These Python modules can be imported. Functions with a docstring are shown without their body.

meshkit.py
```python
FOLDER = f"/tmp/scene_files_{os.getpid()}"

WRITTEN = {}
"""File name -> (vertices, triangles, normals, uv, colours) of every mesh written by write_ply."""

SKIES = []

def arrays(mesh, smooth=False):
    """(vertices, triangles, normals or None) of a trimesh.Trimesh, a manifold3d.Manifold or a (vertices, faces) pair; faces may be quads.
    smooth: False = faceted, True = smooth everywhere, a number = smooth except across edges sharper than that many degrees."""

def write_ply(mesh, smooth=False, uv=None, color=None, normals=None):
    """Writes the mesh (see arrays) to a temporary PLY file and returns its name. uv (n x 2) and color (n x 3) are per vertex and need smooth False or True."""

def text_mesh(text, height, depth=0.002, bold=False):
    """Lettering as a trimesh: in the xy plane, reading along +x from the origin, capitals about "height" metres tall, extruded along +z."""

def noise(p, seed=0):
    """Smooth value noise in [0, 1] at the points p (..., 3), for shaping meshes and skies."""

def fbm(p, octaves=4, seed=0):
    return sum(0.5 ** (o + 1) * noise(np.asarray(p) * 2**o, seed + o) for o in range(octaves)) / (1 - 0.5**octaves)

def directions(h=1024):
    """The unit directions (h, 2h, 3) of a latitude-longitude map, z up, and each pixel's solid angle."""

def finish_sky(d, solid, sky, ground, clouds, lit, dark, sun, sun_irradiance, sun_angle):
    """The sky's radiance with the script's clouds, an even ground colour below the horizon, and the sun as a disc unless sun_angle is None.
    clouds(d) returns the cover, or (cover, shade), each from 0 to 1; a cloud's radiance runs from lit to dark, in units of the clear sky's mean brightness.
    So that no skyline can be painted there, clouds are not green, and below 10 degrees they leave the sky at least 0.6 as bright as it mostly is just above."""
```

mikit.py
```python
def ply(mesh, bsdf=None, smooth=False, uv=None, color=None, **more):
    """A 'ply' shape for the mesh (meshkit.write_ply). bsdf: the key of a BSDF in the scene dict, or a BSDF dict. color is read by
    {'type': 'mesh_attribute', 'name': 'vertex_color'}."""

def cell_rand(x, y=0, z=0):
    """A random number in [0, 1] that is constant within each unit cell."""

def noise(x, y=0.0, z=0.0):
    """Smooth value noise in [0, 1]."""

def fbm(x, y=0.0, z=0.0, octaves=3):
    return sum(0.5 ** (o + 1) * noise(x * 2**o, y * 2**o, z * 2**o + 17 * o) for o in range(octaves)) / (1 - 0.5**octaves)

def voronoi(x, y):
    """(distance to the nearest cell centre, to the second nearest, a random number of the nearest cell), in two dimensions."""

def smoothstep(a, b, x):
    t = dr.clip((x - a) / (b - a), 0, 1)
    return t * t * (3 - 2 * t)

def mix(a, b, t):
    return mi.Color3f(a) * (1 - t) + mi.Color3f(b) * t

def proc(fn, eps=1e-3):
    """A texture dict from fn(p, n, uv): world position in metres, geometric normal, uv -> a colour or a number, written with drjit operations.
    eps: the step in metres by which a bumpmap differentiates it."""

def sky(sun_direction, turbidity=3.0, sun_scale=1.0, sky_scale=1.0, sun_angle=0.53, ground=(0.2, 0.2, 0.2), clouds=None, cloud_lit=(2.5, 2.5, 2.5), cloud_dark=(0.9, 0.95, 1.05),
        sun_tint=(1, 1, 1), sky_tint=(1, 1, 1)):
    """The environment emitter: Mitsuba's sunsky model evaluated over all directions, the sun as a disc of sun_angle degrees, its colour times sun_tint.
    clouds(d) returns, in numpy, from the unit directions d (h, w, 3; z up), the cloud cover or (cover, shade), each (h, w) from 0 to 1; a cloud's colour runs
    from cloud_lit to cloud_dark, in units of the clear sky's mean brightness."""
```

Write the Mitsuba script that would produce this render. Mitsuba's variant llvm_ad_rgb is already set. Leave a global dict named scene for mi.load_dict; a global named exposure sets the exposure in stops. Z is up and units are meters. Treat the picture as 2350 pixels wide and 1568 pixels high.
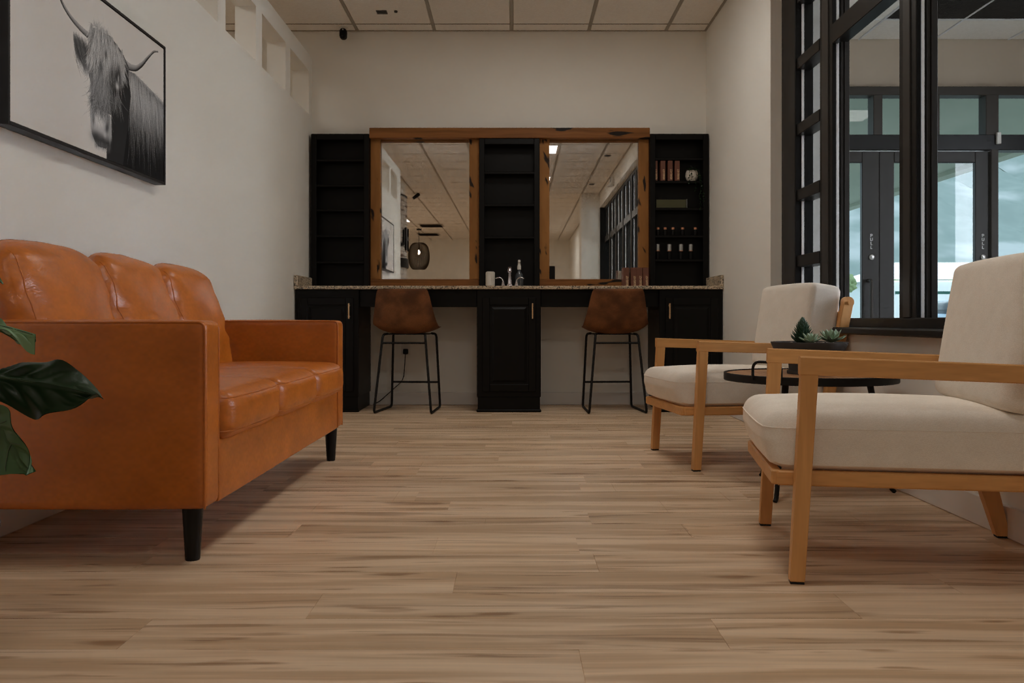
import math, random
import numpy as np
import trimesh
from scipy.spatial import ConvexHull
import drjit as dr
import mitsuba as mi
import mikit, meshkit
from mikit import noise, fbm, voronoi, cell_rand, smoothstep, mix

random.seed(7)
rng = np.random.default_rng(7)
T = mi.ScalarTransform4f
scene, labels = {}, {}

# ------------------------------------------------------------------ camera, sky, exposure
CAM_H, FOCAL = 0.67, 1960.0
scene['camera'] = {
    'type': 'perspective', 'fov_axis': 'x', 'fov': 2 * math.degrees(math.atan(1175 / FOCAL)),
    'near_clip': 0.05, 'far_clip': 9000.0,
    'principal_point_offset_x': -2 / 2350, 'principal_point_offset_y': 49 / 1568,
    'to_world': T().look_at(origin=[0, 0, CAM_H], target=[0, 1, CAM_H], up=[0, 0, 1])}


def cloud_cover(d):
    n = meshkit.fbm(d * np.array([4.0, 4.0, 9.0]), 5, seed=3)
    return np.full(n.shape, .96), np.clip((n - .35) / .4, 0, 1)


# a bright overcast day: no direct sun, light through the windows on the right
scene['sky'] = mikit.sky((-0.62, -0.30, 0.72), turbidity=4.0, sun_scale=0.0, sky_scale=80.0, ground=(0.30, 0.30, 0.28),
                         clouds=cloud_cover, cloud_lit=(1.10, 1.17, 1.28), cloud_dark=(0.77, 0.84, 0.94))
exposure = 1.15
scene['sky']['sampling_weight'] = 5.0
LAMP = (6.3, 6.0, 5.5)          # radiance of the ceiling light panels
LAMP_LOBBY_ADDED = (4.0, 3.9, 3.7)  # radiance of the added, unseen lobby panel

# ------------------------------------------------------------------ materials
def rgb(r, g, b):
    return {'type': 'rgb', 'value': [r, g, b]}


def principled(color, rough=0.5, **kw):
    d = {'type': 'principled', 'base_color': color if isinstance(color, dict) else rgb(*color), 'roughness': rough}
    d.update(kw)
    return d


def mat(name, b, two=True):
    scene[name] = {'type': 'twosided', 'bsdf': b} if two else b


def bumped(b, fn, scale, eps=1e-3):
    return {'type': 'bumpmap', 'arbitrary': mikit.proc(fn, eps), 'scale': scale, 'bsdf': b}


mat('m_wall', {'type': 'diffuse', 'reflectance': rgb(.85, .835, .785)})
mat('m_wall_lobby', {'type': 'diffuse', 'reflectance': rgb(.54, .45, .36)})
mat('m_trim', principled((.72, .70, .67), .45))


def f_stucco(p, n, uv):
    v = fbm(p.x * 9, p.y * 9, p.z * 9, 4)
    return mix((.42, .40, .37), (.62, .60, .57), v)


mat('m_stucco', {'type': 'diffuse', 'reflectance': mikit.proc(f_stucco)})


def f_tile(p, n, uv):
    v = noise(p.x * 160, p.y * 160) * .6 + noise(p.x * 60, p.y * 60) * .4
    w = fbm(p.x * 1.1 + 3, p.y * 1.1, 0, 3)
    return mix((.80, .745, .675), (.92, .88, .82), v * .7 + w * .3)


mat('m_tile', {'type': 'diffuse', 'reflectance': mikit.proc(f_tile)})
mat('m_grid', principled((.30, .26, .21), .6))

PW, PL, PY0 = .178, 1.25, 1.56 - .178 * 9     # floor plank width and length, edge of the first row
ROWX = {9: .134, 10: -.807, 11: -.465, 12: -.148, 13: .23}


def row_offset(r):
    return ROWX.get(r, (math.sin(r * 12.9898) * 43758.5453) % 1.0 * PL)


def f_floor(p, n, uv):
    r = dr.floor((p.y - PY0) / PW)
    t = (p.y - PY0) / PW - r
    off = mi.Float(0)
    s = dr.sin(r * 12.9898) * 43758.5453
    off = (s - dr.floor(s)) * PL
    for k, v in ROWX.items():
        off = dr.select(r == k, v, off)
    c = dr.floor((p.x - off) / PL)
    tone = cell_rand(r, c, 5)
    sh = cell_rand(r, c, 9) * 40
    x, y = p.x + sh * 3.1, p.y + sh
    # three printed strips within every plank, plus long grain streaks
    wob = (fbm(x * 1.3, y * 7.0, 2, 3) - .5) * .05
    broad = fbm(x * 1.5, (y + wob) * 21.0, 0, 4)
    fine = fbm(x * 5.0, (y + wob * .6) * 170.0, 4, 3)
    strip = cell_rand(dr.floor(t * 3 + .2 * dr.sin(r)), r + c * 7, 3)
    base = mix((.50, .340, .210), (.68, .512, .360), smoothstep(.30, .70, broad))
    base = base * (.93 + .14 * tone) * (.95 + .1 * strip) * (.91 + .18 * fine)
    dark = smoothstep(.60, .80, fbm(x * 2.0 + 7, (y + wob * 1.6) * 40.0, 9, 4))
    base = mix(base, base * mi.Color3f(.56, .47, .39), dark * .85)
    knots = smoothstep(.70, .86, fbm(x * 4.2 + 11, (y + wob) * 30.0, 6, 3))
    base = mix(base, base * mi.Color3f(.48, .36, .26), knots * .8)
    return base


mat('m_floor', principled(mikit.proc(f_floor), .42, specular=.35))
mat('m_gap', {'type': 'diffuse', 'reflectance': rgb(.10, .07, .045)})
mat('m_black', principled((.0035, .003, .0027), .42, specular=.16))
mat('m_black_red', principled((.030, .010, .007), .5))
mat('m_frame_black', principled((.007, .0065, .006), .38, specular=.22))
mat('m_frame_grey', principled((.030, .027, .024), .45, specular=.3))
mat('m_bronze', principled((.045, .038, .031), .5, specular=.3))
mat('m_alu', principled((.84, .85, .87), .35))
mat('m_metal_black', principled((.006, .0055, .005), .5, specular=.25))
mat('m_chrome', {'type': 'roughconductor', 'material': 'Cr', 'alpha': .06})
mat('m_brass', principled((.66, .43, .24), .38, metallic=.75))
mat('m_mirror', {'type': 'conductor', 'material': 'none', 'specular_reflectance': rgb(.93, .94, .94)})
mat('m_pane', {'type': 'blendbsdf', 'weight': .13, 'clear': {'type': 'null'}, 'gloss': {'type': 'conductor', 'material': 'none', 'specular_reflectance': rgb(.95, .97, .96)}}, two=False)
mat('m_pane_tint', {'type': 'thindielectric', 'int_ior': 1.5, 'specular_transmittance': rgb(.085, .105, .105), 'specular_reflectance': rgb(.3, .3, .3)}, two=False)


def f_walnut(p, n, uv):
    g = fbm(p.x * 14 + fbm(p.z * 2.2, p.x * 2.2, 1, 2) * 3, p.z * 3, 0, 4)
    k = smoothstep(.70, .80, fbm(p.x * 22 + 3.3, p.z * 9.5 + p.x * 14, 2, 3))
    base = mix((.20, .080, .020), (.37, .170, .050), g)
    return mix(base, (.02, .010, .006), k)


def f_walnut_h(p, n, uv):
    g = fbm(p.x * 2.0, p.z * 60 + fbm(p.x * 3, p.z * 4, 1, 2) * 3, 0, 4)
    k = smoothstep(.68, .76, fbm(p.x * 4.5 + 5.3, p.z * 24, 2, 3))
    base = mix((.13, .048, .012), (.28, .115, .034), g)
    return mix(base, (.014, .008, .005), k)


mat('m_walnut', principled(mikit.proc(f_walnut), .55, specular=.2))
mat('m_walnut_h', principled(mikit.proc(f_walnut_h), .55, specular=.2))


def f_granite(p, n, uv):
    q = p.x + p.y * .73
    r = p.z + p.y * .31
    a, b, c = voronoi(q * 210, r * 210)
    v = noise(q * 400, r * 400)
    base = mix((.50, .39, .27), (.68, .58, .45), v)
    base = mix(base, (.30, .20, .12), smoothstep(.62, .68, c))
    return mix(base, (.03, .025, .02), smoothstep(.78, .82, c))


mat('m_granite', principled(mikit.proc(f_granite), .25))


def f_leather(p, n, uv):
    v = fbm(p.x * 7, p.y * 7, p.z * 7, 4)
    w = fbm(p.x * 90, p.y * 90, p.z * 90, 2)
    return mix((.27, .064, .006), (.45, .120, .013), v) * (.9 + .2 * w)


def f_leather_bump(p, n, uv):
    return fbm(p.x * 260, p.y * 260, p.z * 260, 2) * .6 + fbm(p.x * 30, p.y * 30, p.z * 30, 3)


mat('m_leather', bumped(principled(mikit.proc(f_leather), .32, specular=.5), f_leather_bump, .0012))
mat('m_seam', principled((.20, .05, .008), .45))


def f_suede(p, n, uv):
    v = fbm(p.x * 11, p.y * 11, p.z * 11, 4)
    w = noise(p.x * 210, p.y * 210, p.z * 210)
    return mix((.078, .025, .007), (.180, .063, .019), smoothstep(.25, .75, v)) * (.85 + .3 * w)


mat('m_suede', principled(mikit.proc(f_suede), .62, specular=.3))


def f_fabric(p, n, uv):
    v = noise(p.x * 420, p.y * 420, p.z * 420)
    w = fbm(p.x * 26, p.y * 26, p.z * 26, 2)
    return mix((.64, .585, .51), (.80, .75, .68), v * .55 + w * .45)


mat('m_fabric', principled(mikit.proc(f_fabric), .9, sheen=.3, specular=.2))
mat('m_fabric_seam', {'type': 'diffuse', 'reflectance': rgb(.46, .41, .34)})


def f_oak_z(p, n, uv):
    v = fbm(p.x * 95, p.y * 95, p.z * 6, 3)
    w = fbm(p.x * 22, p.y * 22, p.z * 2.2, 3)
    return mix((.43, .195, .058), (.68, .36, .135), v * .55 + w * .45)


def f_oak_x(p, n, uv):
    v = fbm(p.x * 6, p.y * 95, p.z * 95, 3)
    w = fbm(p.x * 2.2, p.y * 22, p.z * 22, 3)
    return mix((.43, .195, .058), (.68, .36, .135), v * .55 + w * .45)


mat('m_oak_z', principled(mikit.proc(f_oak_z), .42, specular=.4))
mat('m_oak_x', principled(mikit.proc(f_oak_x), .42, specular=.4))


def f_tabletop(p, n, uv):
    v = fbm(p.x * 60, p.y * 5, 0, 3)
    return mix((.22, .10, .045), (.42, .22, .11), v)


mat('m_tabletop', principled(mikit.proc(f_tabletop), .5))
mat('m_planter', principled((.045, .041, .038), .75))
mat('m_soil', {'type': 'diffuse', 'reflectance': rgb(.035, .025, .018)})
mat('m_pebble', {'type': 'diffuse', 'reflectance': rgb(.36, .30, .25)})
mat('m_succ_dark', principled((.022, .060, .030), .5))
mat('m_succ_pale', principled((.26, .36, .25), .5))
mat('m_leaf_dark', principled((.009, .024, .008), .40, specular=.3))
mat('m_leaf', principled((.050, .105, .042), .42, specular=.35))
mat('m_leaf_pale', principled((.13, .23, .11), .45))
mat('m_vein', principled((.06, .09, .05), .5))
mat('m_bark', {'type': 'diffuse', 'reflectance': rgb(.10, .07, .05)})
mat('m_white', principled((.70, .68, .64), .4))
mat('m_ceramic', principled((.66, .62, .56), .3))
mat('m_book', principled((.125, .042, .022), .5))
mat('m_page', {'type': 'diffuse', 'reflectance': rgb(.55, .50, .43)})
mat('m_gold', principled((.62, .44, .26), .45))
mat('m_clear', {'type': 'thindielectric', 'int_ior': 1.5}, two=False)
mat('m_copper', principled((.62, .28, .16), .35, metallic=.7))
mat('m_silver', principled((.42, .42, .41), .3, metallic=.7))
mat('m_olive', {'type': 'diffuse', 'reflectance': rgb(.085, .085, .05)})


def f_brick(p, n, uv):
    v = fbm(p.x * 3 + p.y * 7, p.y * 3, p.z * 12, 3)
    w = fbm(p.x * 40, p.y * 40, p.z * 40, 2)
    base = mix((.66, .62, .57), (.52, .46, .40), w)
    return mix(base, (.16, .085, .05), smoothstep(.58, .70, v) * .8)


mat('m_brick', {'type': 'diffuse', 'reflectance': mikit.proc(f_brick)})
mat('m_mortar', {'type': 'diffuse', 'reflectance': rgb(.60, .57, .53)})
mat('m_wicker', {'type': 'diffuse', 'reflectance': rgb(.030, .021, .013)})


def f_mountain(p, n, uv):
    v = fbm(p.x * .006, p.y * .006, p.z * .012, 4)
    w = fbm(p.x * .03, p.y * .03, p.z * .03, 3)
    base = mix((.20, .245, .235), (.27, .315, .30), w)  # pale blue green carries the haze
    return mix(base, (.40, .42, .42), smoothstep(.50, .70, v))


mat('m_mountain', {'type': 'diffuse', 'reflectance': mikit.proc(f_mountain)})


def f_ground(p, n, uv):
    v = fbm(p.x * .7, p.y * .7, 0, 4)
    return mix((.30, .31, .29), (.40, .40, .38), v)


mat('m_ground', {'type': 'diffuse', 'reflectance': mikit.proc(f_ground)})
mat('m_grass', {'type': 'diffuse', 'reflectance': rgb(.24, .30, .16)})
mat('m_white_paint', principled((.80, .80, .80), .4))
mat('m_pale_wall', {'type': 'diffuse', 'reflectance': rgb(.62, .68, .68)})
mat('m_dark_green', {'type': 'diffuse', 'reflectance': rgb(.05, .12, .10)})
mat('m_car', principled((.28, .36, .44), .3))
mat('m_car_glass', principled((.05, .06, .07), .1))
mat('m_tyre', {'type': 'diffuse', 'reflectance': rgb(.03, .03, .03)})
mat('m_soffit', {'type': 'diffuse', 'reflectance': rgb(.50, .54, .46)})
mat('m_print', {'type': 'diffuse', 'reflectance': {'type': 'mesh_attribute', 'name': 'vertex_color'}})


# ------------------------------------------------------------------ mesh helpers
CUBE_F = np.array([[0, 1, 3], [0, 3, 2], [4, 6, 7], [4, 7, 5], [0, 4, 5], [0, 5, 1], [2, 3, 7], [2, 7, 6], [0, 2, 6], [0, 6, 4], [1, 5, 7], [1, 7, 3]])


def hull(pts):
    pts = np.asarray(pts, float)
    h = ConvexHull(pts)
    f = h.simplices.copy()
    c = pts.mean(0)
    nrm = np.cross(pts[f[:, 1]] - pts[f[:, 0]], pts[f[:, 2]] - pts[f[:, 0]])
    bad = np.einsum('ij,ij->i', nrm, pts[f].mean(1) - c) < 0
    f[bad] = f[bad][:, ::-1]
    used, inv = np.unique(f, return_inverse=True)
    return trimesh.Trimesh(pts[used], inv.reshape(f.shape), process=False)


def plain(x0, x1, y0, y1, z0, z1):
    v = np.array([[x, y, z] for x in (x0, x1) for y in (y0, y1) for z in (z0, z1)], float)
    return trimesh.Trimesh(v, CUBE_F, process=False)


def box(x0, x1, y0, y1, z0, z1, b=.003):
    """a box with chamfered edges"""
    if b <= 0:
        return plain(x0, x1, y0, y1, z0, z1)
    b = min(b, .45 * min(x1 - x0, y1 - y0, z1 - z0))
    pts = []
    for x, sx in ((x0, 1), (x1, -1)):
        for y, sy in ((y0, 1), (y1, -1)):
            for z, sz in ((z0, 1), (z1, -1)):
                pts += [(x, y + sy * b, z + sz * b), (x + sx * b, y, z + sz * b), (x + sx * b, y + sy * b, z)]
    return hull(pts)


def cat(*ms):
    flat = []
    for m in ms:
        flat += list(m) if isinstance(m, (list, tuple)) else [m]
    return trimesh.util.concatenate(flat)


def prism(c0, s0, c1, s1, b=.003):
    """a tapered bar between two rectangles: centres c0, c1 (x, y, z) and half sizes s0, s1 in x and y"""
    pts = []
    for c, s, dz in ((c0, s0, 1), (c1, s1, -1)):
        sg = 1 if c0[2] < c1[2] else -1
        for sx in (-1, 1):
            for sy in (-1, 1):
                hx, hy = s
                pts += [(c[0] + sx * (hx - b), c[1] + sy * hy, c[2] + sg * dz * b), (c[0] + sx * hx, c[1] + sy * (hy - b), c[2] + sg * dz * b), (c[0] + sx * (hx - b), c[1] + sy * (hy - b), c[2])]
    return hull(pts)


def fillet(pts, r, n=5):
    pts = [np.array(p, float) for p in pts]
    out = [pts[0]]
    for a, b, c in zip(pts[:-2], pts[1:-1], pts[2:]):
        u, w = a - b, c - b
        lu, lw = np.linalg.norm(u), np.linalg.norm(w)
        k = min(r, lu * .45, lw * .45)
        p, q = b + u / lu * k, b + w / lw * k
        for t in np.linspace(0, 1, n + 1):
            out.append((1 - t) ** 2 * p + 2 * t * (1 - t) * b + t * t * q)
    out.append(pts[-1])
    return out


def tube(path, r, sides=10, closed=False):
    p = np.array(path, float)
    n = len(p)
    rr = np.broadcast_to(np.asarray(r, float), (n,))
    if closed:
        t = np.roll(p, -1, 0) - np.roll(p, 1, 0)
    else:
        t = np.gradient(p, axis=0)
    t /= np.linalg.norm(t, axis=1, keepdims=True) + 1e-12
    up = np.array([0, 0, 1.0]) if abs(t[0, 2]) < .9 else np.array([1.0, 0, 0])
    a = np.cross(t[0], up)
    a /= np.linalg.norm(a)
    frames = []
    for k in range(n):
        a = a - t[k] * np.dot(a, t[k])
        a /= np.linalg.norm(a)
        frames.append((a.copy(), np.cross(t[k], a)))
    ang = np.arange(sides) * 2 * np.pi / sides
    v = np.vstack([p[k] + rr[k] * (np.cos(ang)[:, None] * frames[k][0] + np.sin(ang)[:, None] * frames[k][1]) for k in range(n)])
    f = []
    for k in range(n if closed else n - 1):
        k2 = (k + 1) % n
        for j in range(sides):
            j2 = (j + 1) % sides
            f += [[k * sides + j, k * sides + j2, k2 * sides + j2], [k * sides + j, k2 * sides + j2, k2 * sides + j]]
    if not closed:
        v = np.vstack([v, p[0], p[-1]])
        for j in range(sides):
            j2 = (j + 1) % sides
            f += [[n * sides, j2, j], [n * sides + 1, (n - 1) * sides + j, (n - 1) * sides + j2]]
    return trimesh.Trimesh(v, np.array(f), process=False)


def lathe(profile, n=40, centre=(0, 0, 0)):
    """profile: (r, z) from bottom to top, closed at the axis where r is 0"""
    v, f = [], []
    ang = np.arange(n) * 2 * np.pi / n
    for r, z in profile:
        for a in ang:
            v.append((centre[0] + r * math.cos(a), centre[1] + r * math.sin(a), centre[2] + z))
    for k in range(len(profile) - 1):
        for j in range(n):
            j2 = (j + 1) % n
            f += [[k * n + j, k * n + j2, (k + 1) * n + j2], [k * n + j, (k + 1) * n + j2, (k + 1) * n + j]]
    m = trimesh.Trimesh(np.array(v), np.array(f), process=False)
    m.update_faces(m.area_faces > 1e-14)
    return m


def grid_faces(nu, nv, wrap_u=False):
    f = []
    for i in range(nu if wrap_u else nu - 1):
        for j in range(nv - 1):
            a, b = i * nv + j, ((i + 1) % nu) * nv + j
            f += [[a, b, b + 1], [a, b + 1, a + 1]]
    return np.array(f)


_cube_grids = {}


def cube_grid(n):
    if n in _cube_grids:
        return _cube_grids[n]
    t = np.sin(np.linspace(-1, 1, n) * np.pi / 2)
    v, f = [], []
    for ax in range(3):
        for s in (-1, 1):
            a, b = (ax + 1) % 3, (ax + 2) % 3
            uu, vv = np.meshgrid(t, t, indexing='ij')
            p = np.zeros((n * n, 3))
            p[:, ax], p[:, a], p[:, b] = s, uu.ravel(), vv.ravel()
            g = grid_faces(n, n)
            f.append((g if s > 0 else g[:, ::-1]) + len(v) * n * n)
            v.append(p)
    m = trimesh.Trimesh(np.vstack(v), np.vstack(f), process=False)
    m.merge_vertices(digits_vertex=8)
    _cube_grids[n] = (np.array(m.vertices), np.array(m.faces))
    return _cube_grids[n]


def cushion(size, r, puff=(0, 0, 0), n=25, wrinkle=0.0, wscale=(9, 9, 9), seed=0, power=2, square=0.0):
    """a rounded, padded box about the origin; puff: bulge in metres of the faces across x, y, z; square: how sharp its bottom edge is"""
    q, f = cube_grid(n)
    h = np.array(size) / 2
    rr = np.minimum(r, h * .98)
    p = q * h
    core = np.clip(p, -(h - rr), h - rr)
    d = (p - core) / rr
    # points on flat faces have d along one axis only; round the rest
    L = np.linalg.norm(d, axis=1, keepdims=True)
    p = core + d / np.maximum(L, 1e-9) * rr * np.minimum(1, np.maximum(np.abs(d).max(1, keepdims=True), 0))
    if square:
        dx = d[:, :2]
        lx = np.linalg.norm(dx, axis=1, keepdims=True)
        rxy = rr[:2]
        flat = core[:, :2] + dx / np.maximum(lx, 1e-9) * rxy * np.minimum(1, np.abs(dx).max(1, keepdims=True))
        w = np.clip(-q[:, 2:3] * 2.5, 0, 1) * square
        p[:, :2] = p[:, :2] * (1 - w) + flat * w
    u = p / h
    out = p.copy()
    for ax in range(3):
        a, b = (ax + 1) % 3, (ax + 2) % 3
        bul = (1 - np.abs(u[:, a]) ** power) * (1 - np.abs(u[:, b]) ** power)
        out[:, ax] += puff[ax] * np.clip(bul, 0, 1) * u[:, ax]
    if wrinkle:
        m = trimesh.Trimesh(out, f, process=False)
        nn = m.vertex_normals
        k = meshkit.fbm(out * np.array(wscale) + seed * 7.3, 3, seed=seed) - .5
        out = out + nn * (k * wrinkle)[:, None]
    return trimesh.Trimesh(out, f, process=False)


def contour(m, axis, at_, key, side=0, lo=-9, hi=9):
    """the outline that a plane across the axis cuts from the mesh, on its front (x above side), sorted along the other axis"""
    o = np.zeros(3)
    o[axis] = at_
    nn = np.zeros(3)
    nn[axis] = 1
    seg = trimesh.intersections.mesh_plane(m, nn, o).reshape(-1, 3)
    seg = seg[(seg[:, 0] * (1 if side >= 0 else -1) > abs(side)) & (seg[:, key] > lo) & (seg[:, key] < hi)]
    seg = seg[np.argsort(seg[:, key])]
    keep = [0]
    for i in range(1, len(seg)):
        if seg[i, key] - seg[keep[-1], key] > .006:
            keep.append(i)
    return seg[keep]


def rot(m, axis, deg, about=(0, 0, 0)):
    m = m.copy()
    m.apply_transform(trimesh.transformations.rotation_matrix(math.radians(deg), axis, about))
    return m


def mov(m, x, y, z):
    m = m.copy()
    m.apply_translation((x, y, z))
    return m


def numbered(key):
    if key not in used:
        used.add(key)
        return key
    k = 1
    while f'{key}_{k:03d}' in used:
        k += 1
    key = f'{key}_{k:03d}'
    used.add(key)
    return key


used = set()


def thing(name, label, cat_, group=None):
    """the key that the parts of a thing start with"""
    key = numbered(name)
    labels[key] = {'label': label, 'category': cat_}
    if group:
        labels[key]['group'] = group
    return key


def put(name, mesh, material, parent=None, smooth=False, label=None, to_world=None, kind=None, **kw):
    key = numbered(parent + '__' + name if parent else name)
    d = mesh if isinstance(mesh, dict) else mikit.ply(mesh, material, smooth=smooth, **kw)
    if to_world is not None:
        d = {**d, 'to_world': to_world}
    scene[key] = d
    if label or kind:
        labels.setdefault(key, {})
        if label:
            labels[key]['label'] = label
        if kind:
            labels[key]['kind'] = kind
    return key


def single(name, mesh, material, label, cat_, group=None, smooth=False, **kw):
    """a thing of one mesh"""
    key = put(name, mesh, material, None, smooth, **kw)
    labels[key] = {**labels.get(key, {}), 'label': label, 'category': cat_}
    if group:
        labels[key]['group'] = group
    return key


def struct(name, mesh, material, label=None, smooth=False):
    key = put(name, mesh, material, None, smooth)
    labels[key] = {'kind': 'structure'}
    if label:
        labels[key]['label'] = label
    return key


def struct_group(name, label=None):
    key = numbered(name)
    labels[key] = {'kind': 'structure'}
    if label:
        labels[key]['label'] = label
    return key
# ------------------------------------------------------------------ the room
# one sheet of glass each
def sheet_x(x, y0, y1, z0, z1):
    return trimesh.Trimesh([[x, y0, z0], [x, y1, z0], [x, y1, z1], [x, y0, z1]], [[0, 1, 2], [0, 2, 3]], process=False)


def sheet_y(y, x0, x1, z0, z1):
    return trimesh.Trimesh([[x0, y, z0], [x1, y, z0], [x1, y, z1], [x0, y, z1]], [[0, 1, 2], [0, 2, 3]], process=False)


YB, XL, XR, ZC = 6.76, -1.59, 1.53, 2.957      # back wall, left partition, right wall, ceiling
X0, Y0 = -4.2, -10.9                            # the far left wall and the far end behind the camera
struct('floor', plain(X0 - .2, 1.70, Y0 - .2, 7.1, -.15, -.0015), 'm_floor', 'pale oak plank floor running across the room')
for r in range(0, 40):
    ya, yb = PY0 + r * PW, PY0 + (r + 1) * PW
    if ya > YB:
        break
    off = row_offset(r)
    c = math.floor((XL - off) / PL)
    while True:
        xa, xb = off + c * PL, off + (c + 1) * PL
        c += 1
        if xa > XR + .1:
            break
        xa, xb = max(xa, XL), min(xb, XR + .1)
        if xb - xa < .02:
            continue
        g = .0004
        put('plank', box(xa + g, xb - g, ya + g, min(yb, YB) - g, -.004, 0, .0006), 'm_floor', 'floor')

struct('wall_back', plain(X0, 1.64, YB, YB + .2, 0, 3.2), 'm_wall', 'plain off-white wall behind the vanity')
# left partition: a row of square openings under its top edge
OPEN = [(6.10 - .687 * k, 6.66 - .687 * k) for k in range(7)]
parts = [plain(XL - .13, XL, 1.65, YB, 0, 2.275), plain(XL - .13, XL, 1.65, YB, 2.615, 2.745)]
edges = [YB] + [e for a, b in OPEN for e in (b, a)] + [1.65]
for k in range(0, len(edges), 2):
    parts.append(plain(XL - .13, XL, edges[k + 1], edges[k], 2.275, 2.615))
struct('wall_left', cat(parts), 'm_wall', 'white partition wall with a row of open square holes along its top')
struct('wall_far_left', plain(X0 - .2, X0, Y0 - .2, YB + .2, 0, 3.2), 'm_wall')
struct('wall_front', plain(X0, 1.7, Y0 - .2, Y0, 0, 3.2), 'm_wall')
# right wall with the long window opening from the pillar to y = 5.07
SILL, HEAD, YW0, YW1 = .63, 2.70, -2.0, 5.07
struct('wall_right', cat(plain(XR, XR + .17, YW1, YB, 0, 3.2), plain(XR, XR + .17, YW0 - .3, YW1, 0, SILL),
                         plain(XR, XR + .17, YW0 - .3, YW1, HEAD, 3.2), plain(XR, XR + .17, Y0, YW0, 0, 3.2),
                         ), 'm_wall', 'white wall with the black framed windows')
struct('wall_pillar', box(1.20, XR, YW0 - .45, YW0, 0, ZC, .004), 'm_wall')
# ceiling: slab, grid and tiles
struct('ceiling', cat(plain(X0 - .2, 5.7, Y0 - .2, 7.2, 3.03, 3.23)), 'm_tile', 'drop ceiling of beige square tiles')
TX = [-.01 + .61 * k for k in range(-7, 3)]
TY = [6.60 - .61 * k for k in range(0, 29)]
bars = []
for x in TX:
    bars.append(plain(x - .012, x + .012, Y0, YB, ZC, ZC + .02))
for y in TY:
    bars.append(plain(X0, XR, y - .0045, y + .0045, ZC - .0004, ZC + .02))
bars += [plain(X0, XR, YB - .02, YB, ZC - .001, ZC + .02), plain(XR - .02, XR, YW0, YB, ZC - .001, ZC + .02)]
put('grid', cat(bars), 'm_grid', 'ceiling', label='brown grey metal grid between the tiles')
xs = [X0] + [x for x in TX if x > X0 + .02] + [XR]
ys = [YB] + TY + [Y0]
LIGHTS = []
full = mikit.ply(box(-.293, .293, -.2985, .2985, ZC + .002, ZC + .02, .004), 'm_tile')


def is_light(x0, y1):
    """whether this centre tile holds a light panel"""
    k = round((6.60 - y1) / .61)
    return abs(x0 + .01) < .03 and k in LIGHT_ROWS


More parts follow.
